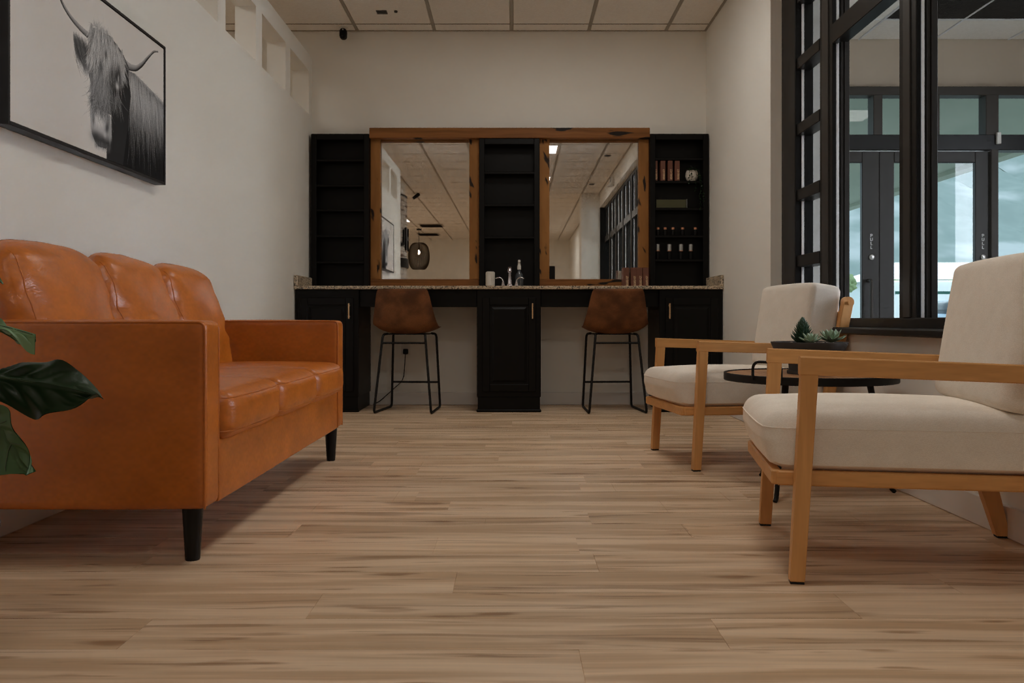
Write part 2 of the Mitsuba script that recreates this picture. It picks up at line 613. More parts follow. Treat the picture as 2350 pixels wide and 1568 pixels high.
LIGHT_ROWS = (2, 7, 11, 19, 23)  # two rows show in the right mirror; the rest are added for brightness
for i in range(len(xs) - 1):
    for j in range(len(ys) - 1):
        xa, xb, ya, yb = xs[i], xs[i + 1], ys[j + 1], ys[j]
        if xb - xa < .05 or yb - ya < .05:
            continue
        if is_light(xa, yb):
            LIGHTS.append(((xa + xb) / 2, (ya + yb) / 2))
            continue
        if abs(xb - xa - .61) < .001 and abs(yb - ya - .61) < .001:
            put('tile', full, None, 'ceiling', to_world=T().translate([(xa + xb) / 2, (ya + yb) / 2, 0]))
        else:
            put('tile', box(xa + .012, xb - .012, ya + .006, yb - .006, ZC + .002, ZC + .02, .004), 'm_tile', 'ceiling')


def lamp_panel(x, y, label, rad, group):
    k = thing('ceiling_light', label, 'ceiling light', group)
    fr = [box(x - .30, x + .30, y + s * .285 - .015, y + s * .285 + .015, ZC - .004, ZC + .03, .002) for s in (-1, 1)]
    fr += [box(x + s * .285 - .015, x + s * .285 + .015, y - .30, y + .30, ZC - .004, ZC + .03, .002) for s in (-1, 1)]
    put('frame', cat(fr), 'm_white', k)
    d = mikit.ply(([[x - .272, y - .272, ZC + .002], [x - .272, y + .272, ZC + .002], [x + .272, y + .272, ZC + .002], [x + .272, y - .272, ZC + .002]], [[0, 1, 2], [0, 2, 3]]), 'm_white')
    d['emitter'] = {'type': 'area', 'radiance': rgb(*rad)}
    scene[k + '__diffuser'] = d


for n, (x, y) in enumerate(LIGHTS):
    lamp_panel(x, y, {5: 'unseen ceiling light panel added before the vanity to brighten the back wall', 2: 'square ceiling light panel at the top left of the right mirror', -0: 'square ceiling light panel cut by the left edge of the right mirror', -5: 'unseen ceiling light panel added far behind the camera to brighten the mirrored room', -8: 'farthest unseen ceiling light panel added to brighten the mirrored room'}[round(y)], LAMP, 'light panels in a row along the ceiling')
for y, lab in ((4.4, 'unseen ceiling light panel added to light the space behind the partition'), (-3.7, 'unseen ceiling light panel added beyond the brick column to brighten the mirrored room'), (-6.1, 'unseen ceiling light panel added near the pendant lamp to brighten the mirrored room')):
    lamp_panel(-2.755, y - .02, lab, LAMP, 'added light panels beyond the partition')  # unseen panels added to light the left side and the mirrored room

# skirting boards
struct('baseboard_left', box(XL, XL + .014, 1.65, YB, 0, .10, .004), 'm_trim')
struct('baseboard_right', box(XR - .014, XR, YW0, YB, 0, .10, .004), 'm_trim')
struct('baseboard_back', box(XL, XR, YB - .014, YB, 0, .10, .004), 'm_trim')

# ------------------------------------------------------------------ windows in the right wall
GX = 1.652          # plane of the glass
MULL = [(4.305, 4.48)] + [(3.41 - .905 * k, 3.56 - .905 * k) for k in range(6)]
wk = struct_group('window_1', 'long black framed window along the right wall')
put('frame', cat(box(1.595, 1.70, 4.83, YW1, SILL, HEAD, .004)), 'm_frame_black', wk, label='black end post')
put('head', box(1.61, 1.70, YW0, 4.83, HEAD - .05, HEAD, .003), 'm_frame_black', wk)
put('bottom_rail', box(1.605, 1.70, YW0, 4.83, SILL + .005, SILL + .05, .004), 'm_frame_black', wk)
put('sill', box(1.46, 1.62, YW0, YW1 - .01, SILL - .022, SILL + .008, .006), 'm_frame_black', wk, label='black window sill board')
for ya, yb in MULL:
    k = put('mullion', box(1.61, 1.632, ya, yb, SILL, HEAD, .003), 'm_frame_black', wk)
    put('cover', box(1.604, 1.612, ya + .045, yb - .045, SILL + .05, HEAD - .05, .002), 'm_frame_grey', k)
    put('gasket', cat(box(1.632, 1.646, ya + .004, yb - .004, SILL, HEAD, .001)), 'm_alu', k, label='pale aluminium edge')
    put('outer_post', cat(box(1.660, 1.672, ya + .01, yb - .01, SILL, HEAD, .001), box(1.676, 1.70, ya + .006, yb - .006, SILL, HEAD, .001)), 'm_frame_grey', k)
put('end_gasket', cat(box(1.632, 1.646, 4.826, 4.834, SILL, HEAD, 0)), 'm_alu', wk)
BARZ = [.63 + .372 * k for k in range(1, 5)] + [2.49]
ZT = 2.118          # transom
for z in BARZ:
    put('bar', box(1.606, 1.69, 4.48, 4.83, z - .032, z + .032, .003), 'm_frame_black', wk)
ends = [m for ya, yb in MULL for m in (ya, yb)]
spans = [(MULL[k + 1][1], MULL[k][0]) for k in range(len(MULL) - 1)] + [(YW0, MULL[-1][0])]
for a, b in spans:
    put('transom', cat(box(1.608, 1.64, a, b, ZT - .055, ZT + .045, .003), box(1.64, 1.69, a, b, ZT - .045, ZT + .035, .003)), 'm_frame_black', wk)
    mid = (a + b) / 2
    if a < 2.0:
        put('half_mullion', cat(box(1.61, 1.632, mid - .04, mid + .04, ZT, HEAD, .003), box(1.646, 1.69, mid - .03, mid + .03, ZT, HEAD, .003)), 'm_frame_black', wk)
        put('half_gasket', box(1.632, 1.646, mid - .034, mid + .034, ZT, HEAD, .001), 'm_alu', wk)
zz = [SILL + .05] + BARZ + [HEAD - .05]
for a, b in zip(zz[:-1], zz[1:]):
    put('pane', sheet_x(GX, 4.48, 4.83, a, b), 'm_pane', wk)
for a, b in spans:
    put('pane', sheet_x(GX, a, b, SILL + .05, ZT), 'm_pane', wk)
    put('pane', sheet_x(GX, a, b, ZT, HEAD - .05), 'm_pane', wk)

# ------------------------------------------------------------------ the entrance lobby beyond the window
LY0, LY1, LX1 = 2.05, 6.97, 5.4
struct('floor_lobby', plain(1.70, LX1 + .2, LY0 - .1, LY1 + .2, -.15, 0), 'm_ground')
struct('wall_lobby_side', cat(plain(LX1, LX1 + .15, LY0, LY1 + .2, 2.75, 3.2), plain(LX1, LX1 + .15, LY0, LY1 + .2, 0, .12), plain(LX1, LX1 + .15, 6.8, LY1 + .2, 0, 3.2), plain(LX1, LX1 + .15, 4.40, LY1, .1, 2.8)), 'm_wall_lobby')
w3 = struct_group('window_3', 'glazed side of the entrance lobby')
for y in (LY0 + .05, 3.2, 4.35):
    put('mullion', box(LX1 + .03, LX1 + .12, y - .05, y + .05, .12, 2.75, .004), 'm_frame_black', w3)
for a, b in ((LY0 + .1, 3.15), (3.25, 4.30)):
    put('pane', sheet_x(LX1 + .07, a, b, .12, 2.75), 'm_pane', w3)
w4 = struct_group('window_4', 'glazed near side of the entrance lobby')
for x in (1.76, 2.95, 4.15, 5.34):
    put('mullion', box(x - .04, x + .04, LY0 - .10, LY0 - .02, .12, 2.75, .004), 'm_frame_black', w4)
for a, b in ((1.80, 2.91), (2.99, 4.11), (4.19, 5.30)):
    put('pane', sheet_y(LY0 - .06, a, b, .12, 2.75), 'm_pane', w4)
struct('wall_added_shade', cat(plain(5.2, 6.2, -12, LY0 - .12, -.1, 4.5), plain(1.7, 5.2, -11.4, -11.2, -.1, 4.5)), 'm_bronze')  # unseen dark walls added to block sky light at the rear windows
put('end_panel', box(1.535, 1.72, YW0, YW0 + .05, SILL, HEAD, .003), 'm_frame_black', wk)
struct('roof_added_shade', plain(1.72, 5.2, -11, LY0 - .12, 2.86, 3.1), 'm_soffit')  # unseen slab added to cut daylight through the rear windows
struct('wall_lobby_near', cat(plain(1.72, LX1, LY0 - .12, LY0, 2.75, 3.2), plain(1.72, LX1, LY0 - .12, LY0, 0, .12)), 'm_wall_lobby')
struct('wall_lobby_pier', plain(1.70, 1.93, 5.08, LY1 + .2, 0, 3.0), 'm_stucco', 'grey textured pier outside the narrow panes')
struct('wall_lobby_far', cat(plain(1.93, LX1, LY1, LY1 + .15, 2.555, 3.2), plain(1.93, 2.06, LY1, LY1 + .15, 0, 2.56), plain(4.62, LX1, LY1, LY1 + .15, 0, 2.56)), 'm_wall_lobby', 'beige wall above the glass entrance doors')
# lobby ceiling with tiles and dark grilles
lb = []
tiles_l = []
for i in range(7):
    x0 = max(1.605 + .61 * i, 1.71)
    lb.append(plain(x0 - .009, x0 + .009, LY0, LY1, ZC, ZC + .02))
for j in range(8):
    y0 = 6.50 - .61 * j
    lb.append(plain(1.70, LX1, y0 - .009, y0 + .009, ZC, ZC + .02))
lc = struct('ceiling_lobby', cat(lb), 'm_alu')
for i in range(7):
    for j in range(-1, 8):
        x0, y1 = 1.605 + .61 * i, 6.50 - .61 * j
        y0 = y1 - .61
        y1 = min(y1, LY1)
        x1 = min(x0 + .61, LX1)
        x0 = max(x0, 1.71)
        if x1 - x0 < .05 or y1 - y0 < .05 or y0 < LY0 - .3:
            continue
        if j == 0 and 2 <= i <= 5:
            gk = thing('ceiling_grille', ('first', 'second', 'third', 'fourth')[i - 2] + ' dark mesh ceiling grille from the left above the entrance lobby', 'grille', 'mesh grilles in the lobby ceiling')
            put('backing', plain(x0 + .01, x1 - .01, y0 + .01, y1 - .01, ZC + .02, ZC + .03), 'm_frame_black', gk)
            sl = [plain(x0 + .01, x1 - .01, y0 + .02 + .0145 * q, y0 + .025 + .0145 * q, ZC + .002, ZC + .018) for q in range(40)]
            sl += [plain(x0 + .02 + .029 * q, x0 + .024 + .029 * q, y0 + .01, y1 - .01, ZC + .004, ZC + .016) for q in range(20)]
            put('mesh', cat(sl), 'm_frame_grey', gk, kind='stuff')
            continue
        if j == 3 and i == 3:
            lamp_panel((x0 + x1) / 2, (y0 + y1) / 2, 'unseen ceiling light panel added to light the entrance lobby', LAMP_LOBBY_ADDED, 'added lobby lights')  # lamp added out of view to brighten the lobby
            continue
        put('tile', box(x0 + .009, x1 - .009, y0 + .009, y1 - .009, ZC + .003, ZC + .02, .004), 'm_tile', lc)

# entrance doors
DY = LY1 - .02
ek = struct_group('window_2', 'bronze frame and transom lights around the entrance doors')
FR = [box(2.06, 4.62, DY - .05, DY + .07, 2.49, 2.56, .004), box(2.06, 4.62, DY - .05, DY + .07, 2.045, 2.17, .004)]
put('head', FR[0], 'm_bronze', ek)
put('transom', FR[1], 'm_frame_black', ek)
for x0, x1 in ((2.06, 2.12), (2.916, 2.99), (3.33, 3.453), (3.826, 3.93), (4.56, 4.62)):
    put('post', box(x0, x1, DY - .045, DY + .07, 2.16, 2.50, .004), 'm_bronze', ek)
put('post', box(3.866, 3.925, DY - .05, DY + .07, 0, 2.06, .004), 'm_bronze', ek)
put('post', box(4.56, 4.62, DY - .05, DY + .07, 0, 2.06, .004), 'm_bronze', ek)
for x0, x1 in ((2.12, 2.916), (2.99, 3.33), (3.453, 3.826), (3.93, 4.56)):
    put('pane', sheet_y(DY + .01, x0, x1, 2.17, 2.49), 'm_pane_tint', ek)
put('pane', sheet_y(DY + .01, 3.925, 4.56, .0, 2.045), 'm_pane_tint', ek)


def glass_door(name, x0, x1, left, right):
    k = struct_group(name)
    ya, yb = DY - .022, DY + .022
    put('stile', box(x0, x0 + left, ya, yb, .02, 2.04, .004), 'm_frame_grey', k)
    put('stile', box(x1 - right, x1, ya, yb, .02, 2.04, .004), 'm_frame_grey', k)
    put('rail', box(x0 + left, x1 - right, ya, yb, 1.95, 2.04, .004), 'm_frame_grey', k)
    put('rail', box(x0 + left, x1 - right, ya, yb, .02, .22, .004), 'm_frame_grey', k)
    put('pane', sheet_y(DY, x0 + left, x1 - right, .22, 1.95), 'm_pane_tint', k)
    cx = x1 - right * .5
    hk = put('handle', tube(fillet([(cx - .02, ya, .99), (cx - .02, ya - .065, .99), (cx - .02, ya - .065, .66), (cx - .02, ya, .66)], .035, 6), .013, 12), 'm_bronze', k, smooth=40)
    put('lock', lathe([(0, 0), (.022, 0), (.022, .012), (.014, .016), (0, .016)], 20).apply_transform(trimesh.transformations.rotation_matrix(math.pi / 2, [1, 0, 0])).apply_translation((cx + .006, ya, 1.18)), 'm_silver', k, smooth=40)
    word = []
    for q, ch in enumerate('PULL'):
        m = meshkit.text_mesh(ch, .024, .0015, bold=True)
        m.apply_transform(trimesh.transformations.rotation_matrix(math.pi / 2, [1, 0, 0]))
        w = m.bounds[:, 0]
        m.apply_translation((cx + .006 - (w[0] + w[1]) / 2, ya - .001, 1.345 - q * .032))
        word.append(m)
    put('lettering', cat(word), 'm_white_paint', k, label='white letters PULL')


glass_door('door_1', 2.06, 2.973, .12, .14)
glass_door('door_2', 2.974, 3.862, .12, .11)
single('door_sensor', box(3.90, 3.935, DY - .075, DY - .05, 2.09, 2.185, .004), 'm_white', 'small white contact sensor on the lobby door post', 'sensor')

# ------------------------------------------------------------------ outdoors
struct('ground', plain(-60, 220, 7.2, 260, -.3, -.05), 'm_ground', 'pale parking lot outside')
struct('ground_side', plain(1.7, 60, -60, LY0 - .12, -.3, -.05), 'm_ground')
struct('ground_lawn', plain(13, 40, 40, 52, -.06, .0), 'm_grass')
struct('canopy', cat(plain(1.2, 6.75, 7.2, 19.5, 2.92, 3.35), plain(6.55, 6.75, 7.2, 19.5, 2.86, 2.92)), 'm_soffit', 'pale green soffit of the entrance canopy')
# mountain; its haze is mixed into the surface colour
nx, ny = 150, 40
gx, gy = np.meshgrid(np.linspace(-200, 3200, nx), np.linspace(1500, 2600, ny), indexing='ij')
q = np.stack([gx * .0016, gy * .0016, gx * 0], -1)
ridge = meshkit.fbm(q, 5, seed=11)
rise = np.clip((gy - 1500) / 900, 0, 1)
hgt = rise ** .8 * (330 + 330 * ridge)
hgt += (meshkit.fbm(q * 6, 4, seed=12) - .5) * 120 * rise
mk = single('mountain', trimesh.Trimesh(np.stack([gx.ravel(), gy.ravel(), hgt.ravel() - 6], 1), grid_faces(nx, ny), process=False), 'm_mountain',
            'mountainside with haze painted into its blue green beyond the entrance doors', 'mountain', smooth=True)


def tree(x, y, h, seed, lab):
    k = thing('tree', lab, 'tree', 'trees beyond the parking lot')
    put('trunk', tube([(x, y, -.05), (x + .1, y, h * .3), (x, y, h * .55)], [.18, .13, .08], 7), 'm_bark', k)
    bl = []
    r0 = np.random.default_rng(seed)
    for _ in range(8):
        s = trimesh.creation.icosphere(3, h * (.15 + .07 * r0.random()))
        s.vertices *= 1 + .8 * (meshkit.fbm(s.vertices * 4.3 + seed, 3, seed=seed) - .5)[:, None]
        s.apply_translation((x + r0.normal() * h * .16, y + r0.normal() * h * .14, h * (.5 + .4 * r0.random())))
        bl.append(s)
    put('crown', cat(bl), 'm_grass', k)


for i, (x, y, h, lab) in enumerate(((20.8, 56, 4.0, 'small leafy tree outside, in the glass left of the door with the long handle'), (25.6, 58, 3.2, 'small leafy tree outside, between the two glass doors'), (31.5, 59, 3.4, 'small leafy tree outside, behind the white van'))):
    tree(x, y, h, i, lab)
bk = thing('building', 'low white building with a pale roof across the parking lot', 'building')
put('wall', plain(27, 48, 62, 72, -.1, 3.6), 'm_pale_wall', bk)
put('roof', hull([(26.5, 61.5, 3.6), (48.5, 61.5, 3.6), (26.5, 72.5, 3.6), (48.5, 72.5, 3.6), (30, 67, 5.2), (48.5, 67, 5.2)]), 'm_white_paint', bk)
for i in range(6):
    put('window', box(28 + 3.2 * i, 29.8 + 3.2 * i, 61.95, 62.02, 1.2, 2.8, .02), 'm_dark_green', bk)
vk = thing('van', 'long white van parked outside the entrance doors', 'van')
VX, VY = 19.6, 38.0
put('body', cushion((6.2, 2.0, 2.05), .16, n=13).apply_translation((VX, VY, 1.38)), 'm_white_paint', vk, smooth=40)
put('stripe', box(VX - 3.04, VX + 3.04, VY - 1.012, VY - .99, 1.80, 1.92, .004), 'm_dark_green', vk)
for dx in (-2.0, 2.0):
    put('wheel', rot(lathe([(0, -.11), (.33, -.11), (.36, -.06), (.36, .06), (.33, .11), (0, .11)], 24), [1, 0, 0], 90).apply_translation((VX + dx, VY - .95, .31)), 'm_tyre', vk, smooth=40)
put('window', box(VX + 1.7, VX + 2.9, VY - 1.015, VY - .98, 1.5, 1.76, .01), 'm_car_glass', vk)


def car(x, y, material, label):
    k = thing('car', label, 'car')
    put('body', cushion((4.3, 1.75, .62), .2, (0, 0, .05), n=13).apply_translation((x, y, .58)), material, k, smooth=40)
    put('cabin', cushion((2.3, 1.5, .62), .26, (0, 0, .04), n=13).apply_translation((x - .1, y, 1.08)), 'm_car_glass', k, smooth=40)
    put('roof', cushion((1.7, 1.34, .06), .03, n=9).apply_translation((x - .1, y, 1.395)), material, k, smooth=40)
    for dx in (-1.35, 1.35):
        for dy in (-.8, .8):
            put('wheel', rot(lathe([(0, -.1), (.29, -.1), (.32, -.05), (.32, .05), (.29, .1), (0, .1)], 20), [1, 0, 0], 90).apply_translation((x + dx, y + dy, .27)), 'm_tyre', k, smooth=40)


car(17.6, 33.0, 'm_car', 'blue grey car parked in front of the white van outside')
# ------------------------------------------------------------------ the vanity along the back wall
CF = 6.215                      # plane of the cabinet fronts
CTOP = .9195


def cabinet(x0, x1, dx0, dx1, hinge_left, label):
    """base cabinet with one raised panel door; dx0, dx1: the door"""
    k = thing('vanity_cabinet', label, 'cabinet', None)
    put('body', cat(box(x0, x1, CF + .02, YB - .016, .11, CTOP - .026, .003), box(x0 + .008, x1 - .008, CF + .028, YB - .02, 0, .112, .002),
                    box(x0, x1, CF, CF + .021, .11, CTOP - .026, .003)), 'm_black', k)
    put('plinth', cat(box(x0 + .006, x1 - .006, CF + .006, CF + .03, .0, .112, .003),
                      box(x0 - .003, x1 + .003, CF - .006, CF + .03, 0, .020, .006)), 'm_black', k)
    z0, z1, y0 = .150, .834, CF - .021
    w = .055
    fr = [box(dx0, dx0 + w, y0, CF, z0, z1, .004), box(dx1 - w, dx1, y0, CF, z0, z1, .004),
          box(dx0 + w - .002, dx1 - w + .002, y0, CF, z0, z0 + w, .004), box(dx0 + w - .002, dx1 - w + .002, y0, CF, z1 - w, z1, .004)]
    a0, a1, b0, b1 = dx0 + w, dx1 - w, z0 + w, z1 - w
    fr.append(plain(a0 - .001, a1 + .001, y0 + .011, CF, b0 - .001, b1 + .001))
    g, s = .012, .030
    fr.append(hull([(x, y0 + .011, z) for x in (a0 + g, a1 - g) for z in (b0 + g, b1 - g)] + [(x, y0 + .002, z) for x in (a0 + s, a1 - s) for z in (b0 + s, b1 - s)]))
    d = put('door', cat(fr), 'm_black', k)
    hx = dx1 - .026 if hinge_left else dx0 + .026
    bars_ = [box(hx - .0055, hx + .0055, y0 - .030, y0 - .022, .680, .792, .002)]
    bars_ += [box(hx - .0045, hx + .0045, y0 - .024, y0 + .001, z, z + .009, .001) for z in (.692, .771)]
    put('handle', cat(bars_), 'm_brass', d, label='slim brass bar handle')
    return k


cabinet(-1.582, -1.122, -1.545, -1.160, True, 'black vanity base cabinet beside the sofa end with brass handle')
cabinet(-.262, .203, -.222, .168, True, 'black vanity base cabinet between the two bar stools')
cabinet(1.066, 1.524, 1.108, 1.490, False, 'black vanity base cabinet behind the far armchair')
for x0, x1, lab in ((-1.121, -.263, 'black apron board under the counter behind the left bar stool'), (.204, 1.065, 'black apron board under the counter behind the right bar stool')):
    k = thing('counter_apron', lab, 'apron board')
    put('board', box(x0, x1, CF + .03, CF + .05, .766, CTOP - .026, .003), 'm_black', k)
    put('underside', box(x0, x1, CF + .05, YB - .016, .872, CTOP - .026, .002), 'm_black_red', k)

k = thing('countertop', 'long speckled tan granite countertop with side splashes', 'countertop')
put('slab', box(XL + .002, XR - .002, 6.187, YB - .002, CTOP - .025, CTOP, .004), 'm_granite', k)
put('side_splash', box(XL + .002, XL + .030, 6.187, 6.637, CTOP, CTOP + .078, .003), 'm_granite', k)
put('side_splash', box(XR - .030, XR - .002, 6.187, 6.63, CTOP, CTOP + .078, .003), 'm_granite', k)

TF, TZ = 6.64, 2.12


def tower(x0, x1, z1, shelves, label):
    k = thing('bookcase', label, 'bookcase')
    w = .042
    put('back', box(x0 + .01, x1 - .01, YB - .014, YB - .002, CTOP + .001, z1 - .005, .001), 'm_black', k)
    for a, b in ((x0, x0 + .018), (x1 - .018, x1)):
        put('side', box(a, b, TF + .016, YB - .003, CTOP + .0005, z1, .002), 'm_black', k)
    put('top', box(x0 + .018, x1 - .018, TF + .016, YB - .003, z1 - .018, z1, .002), 'm_black', k)
    put('face_frame', cat(box(x0, x0 + w, TF, TF + .017, CTOP + .0005, z1, .003), box(x1 - w, x1, TF, TF + .017, CTOP + .0005, z1, .003),
                          box(x0 + w, x1 - w, TF, TF + .017, z1 - .046, z1, .003)), 'm_black', k)
    for z in shelves:
        put('shelf', box(x0 + .018, x1 - .018, TF + .012, YB - .015, z - .019, z, .003), 'm_black', k)
    return k


tower(-1.570, -1.118, TZ, (1.925, 1.728, 1.536, 1.334, 1.13), 'tall empty black bookcase left of the mirrors')
tower(-.262, .207, 2.084, (1.828, 1.576, 1.324), 'tall empty black bookcase between the two mirrors')
tower(1.067, 1.522, TZ, (1.936, 1.756, 1.546, 1.332, 1.145), 'tall black bookcase with books and bottles right of the mirrors')

vm = thing('vanity_mirror', 'double wall mirror in a knotty brown wooden frame above the counter', 'mirror')
FY = 6.69
put('top_rail', box(-1.116, 1.065, FY - .055, FY, 2.086, 2.166, .003), 'm_walnut_h', vm)
for x0 in (-1.116, -.341, .208, .987):
    put('stile', box(x0, x0 + .078, FY, FY + .03, CTOP + .071, 2.087, .002), 'm_walnut', vm)
for x0, x1 in ((-1.116, -.263), (.208, 1.065)):
    put('bottom_rail', box(x0, x1, FY - .004, FY + .03, CTOP + .0005, CTOP + .0715, .002), 'm_walnut_h', vm)
MX = [(-1.045, -.335), (.280, .993)]
for (x0, x1), yaw in zip(MX, (-.20, -.13)):
    m = box(x0, x1, FY + .040, FY + .046, CTOP + .05, 2.10, .0005)
    m = rot(m, [0, 0, 1], yaw, ((x0 + x1) / 2, FY + .04, 0))
    put('mirror_pane', m, 'm_mirror', vm, label='mirror glass')


# books
def book(x, y, z, w, h, d, label, group):
    k = thing('book', label, 'book', group)
    put('cover', cat(box(x - w / 2, x - w / 2 + .003, y, y + d, z, z + h, .001), box(x + w / 2 - .003, x + w / 2, y, y + d, z, z + h, .001), box(x - w / 2, x + w / 2, y - .002, y + .003, z, z + h, .0015)), 'm_book', k)
    put('pages', box(x - w / 2 + .003, x + w / 2 - .003, y + .003, y + d - .003, z + .003, z + h - .004, 0), 'm_page', k)
    t = meshkit.text_mesh('BEARD KIT', .0135, .0006, bold=True)
    s = (h * .5) / (t.bounds[1, 0] - t.bounds[0, 0])
    t.apply_scale((s, min(1.15, w * .5 / .0135), 1))
    t.apply_transform(trimesh.transformations.rotation_matrix(math.pi / 2, [0, 0, 1]))
    t.apply_transform(trimesh.transformations.rotation_matrix(math.pi / 2, [1, 0, 0]))
    b = t.bounds
    t.apply_translation((x + w * .12 - b[0, 0] - (b[1, 0] - b[0, 0]) * .35, y - .002 - b[1, 1] + .0002, z + .012 - b[0, 2]))
    put('lettering', t, 'm_gold', k, label='gold spine lettering BEARD KIT')


for i, px in enumerate((1.110, 1.171, 1.228, 1.283)):
    book(px, TF + .023, 1.757, .038, .158, .082, ['first', 'second', 'third', 'fourth'][i] + ' brown book from the left on the bookcase shelf', 'brown books on the shelf')
for i, px in enumerate((.862, .920, .964, 1.012)):
    book(px, 6.50, CTOP + .0005, .044, .150, .105, ['first', 'second', 'third', 'fourth'][i] + ' brown book from the left standing on the counter', 'brown books on the counter')

# white pot with a trailing vine
vp = thing('trailing_plant', 'white pot with a trailing dark vine on the bookcase shelf', 'potted plant')
VPX, VPY, VPZ = 1.402, TF + .056, 1.757
put('pot', lathe([(0, 0), (.030, 0), (.043, .018), (.050, .042), (.047, .066), (.040, .084), (.034, .084), (.036, .070), (0, .068)], 28, (VPX, VPY, VPZ)), 'm_ceramic', vp, smooth=50)
r0 = np.random.default_rng(4)


def leaf_blade(L, W, bend=.15, n=7, fold=.15):
    """a small pointed leaf along +x, its face up"""
    v, f = [], []
    for i in range(n):
        t = i / (n - 1)
        w = W * math.sin(math.pi * min(1, t * .93 + .05)) ** .8 * .5
        z = -bend * L * t * t
        for s in (-1, 0, 1):
            v.append((L * t, s * w, z + abs(s) * w * fold))
    for i in range(n - 1):
        for j in range(2):
            a, b = i * 3 + j, (i + 1) * 3 + j
            f += [[a, b, b + 1], [a, b + 1, a + 1]]
    return trimesh.Trimesh(np.array(v), np.array(f), process=False)


def place(m, p, direction, up=(0, 0, 1)):
    x = np.array(direction, float)
    x /= np.linalg.norm(x)
    u = np.array(up, float)
    y = np.cross(u, x)
    if np.linalg.norm(y) < 1e-6:
        y = np.cross((1, 0, 0), x)
    y /= np.linalg.norm(y)
    z = np.cross(x, y)
    M = np.eye(4)
    M[:3, :3] = np.stack([x, y, z], 1)
    M[:3, 3] = p
    m = m.copy()
    m.apply_transform(M)
    return m


bl = leaf_blade(.016, .013)
vines, lf = [], []
for ax, drop in ((-.028, .10), (-.012, .07), (.020, .16), (.036, .31), (.046, .24)):
    top = np.array([VPX + ax * .6, VPY - .02, VPZ + .084])
    path = [top, top + (ax * .3, -.030, .004), top + (ax * .5, -.040, -.04)]
    while path[-1][2] > VPZ + .084 - drop:
        path.append(path[-1] + (r0.normal() * .004, r0.normal() * .001, -.02))
    vines.append(tube(path, .0012, 5))
    for p in path[1:]:
        for s in range(2):
            lf.append(place(bl, p, (r0.normal(), -.5 - .3 * r0.random(), r0.normal() * .6 - .3)))
for _ in range(26):
    a = r0.random() * 6.28
    lf.append(place(bl, (VPX + .03 * math.cos(a), VPY + .025 * math.sin(a), VPZ + .085 + .03 * r0.random()), (math.cos(a), math.sin(a), .5)))
put('vine', cat(vines), 'm_leaf_dark', vp)
put('leaves', cat(lf), 'm_leaf_dark', vp, kind='stuff')

ak = thing('tray', 'clear acrylic box with an olive front on the bookcase shelf', 'tray')
put('front', box(1.118, 1.352, TF + .024, TF + .028, 1.548, 1.612, .001), 'm_olive', ak)
put('side', box(1.108, 1.112, TF + .02, TF + .10, 1.5465, 1.616, .001), 'm_silver', ak)
put('side', box(1.356, 1.360, TF + .02, TF + .10, 1.5465, 1.616, .001), 'm_silver', ak)
put('bottom', box(1.112, 1.356, TF + .022, TF + .10, 1.5465, 1.5495, .001), 'm_olive', ak)
# bottles
for i, px in enumerate((1.136, 1.192, 1.253, 1.328, 1.428)):
    k = thing('bottle', 'small black bottle with a copper cap on the bookcase shelf, ' + ('first', 'second', 'third', 'fourth', 'fifth')[i] + ' from the left', 'bottle', 'small black bottles on the shelf')
    put('body', lathe([(0, 0), (.014, 0), (.016, .003), (.016, .040), (.012, .046), (0, .046)], 20, (px, TF + .045, 1.3325)), 'm_black', k, smooth=40)
    put('cap', lathe([(0, .046), (.013, .046), (.013, .062), (.011, .064), (0, .064)], 20, (px, TF + .045, 1.3325)), 'm_copper', k, smooth=40)
for i, px in enumerate((1.133, 1.225, 1.316, 1.393)):
    k = thing('tube_bottle', 'tall dark bottle with a silver cap on the lower bookcase shelf, ' + ('first', 'second', 'third', 'fourth')[i] + ' from the left', 'bottle', 'tall bottles on the lower shelf')
    put('body', lathe([(0, 0), (.015, 0), (.017, .003), (.017, .064), (0, .064)], 20, (px, TF + .045, 1.1455)), 'm_black', k, smooth=40)
    put('ring', lathe([(0, .064), (.0172, .064), (.0172, .069), (0, .069)], 20, (px, TF + .045, 1.1455)), 'm_copper', k, smooth=40)
    put('cap', lathe([(0, .069), (.0165, .069), (.0165, .116), (.014, .119), (0, .119)], 20, (px, TF + .045, 1.1455)), 'm_silver', k, smooth=40)

# sink taps, cup and spray bottle
FX, FYY = -.024, 6.50
fk = thing('faucet', 'chrome widespread faucet with two curved lever handles', 'faucet')
put('base', lathe([(0, 0), (.030, 0), (.030, .004), (.024, .010), (.018, .03), (.011, .085), (.0095, .118), (0, .118)], 24, (FX, FYY, CTOP + .0005)), 'm_chrome', fk, smooth=40)
put('spout', tube(fillet([(FX, FYY, CTOP + .11), (FX, FYY - .01, CTOP + .150), (FX, FYY - .10, CTOP + .145), (FX, FYY - .115, CTOP + .112)], .05, 7), [.010] * 8 + [.013] * 8 + [.016] * 2, 14), 'm_chrome', fk, smooth=50)
for s, lx in ((-1, -.050), (1, .051)):
    hx = FX + lx
    h = put('handle', lathe([(0, 0), (.021, 0), (.020, .006), (.013, .024), (.006, .052), (0, .052)], 20, (hx, FYY, CTOP + .0005)), 'm_chrome', fk, smooth=40)
    put('lever', tube([(hx, FYY, CTOP + .045), (hx + s * .004, FYY, CTOP + .058), (hx + s * .013, FYY, CTOP + .069), (hx + s * .027, FYY, CTOP + .0755), (hx + s * .045, FYY, CTOP + .073), (hx + s * .058, FYY, CTOP + .066)], [.0065, .006, .0055, .005, .0055, .0045], 10), 'm_chrome', h, smooth=50)
single('cup', lathe([(0, 0), (.026, 0), (.034, .008), (.036, .020), (.036, .106), (.033, .116), (.026, .120), (0, .120)], 32, (-.172, 6.50, CTOP + .0005)), 'm_ceramic', 'white rounded cup on the counter left of the faucet', 'cup', smooth=40)
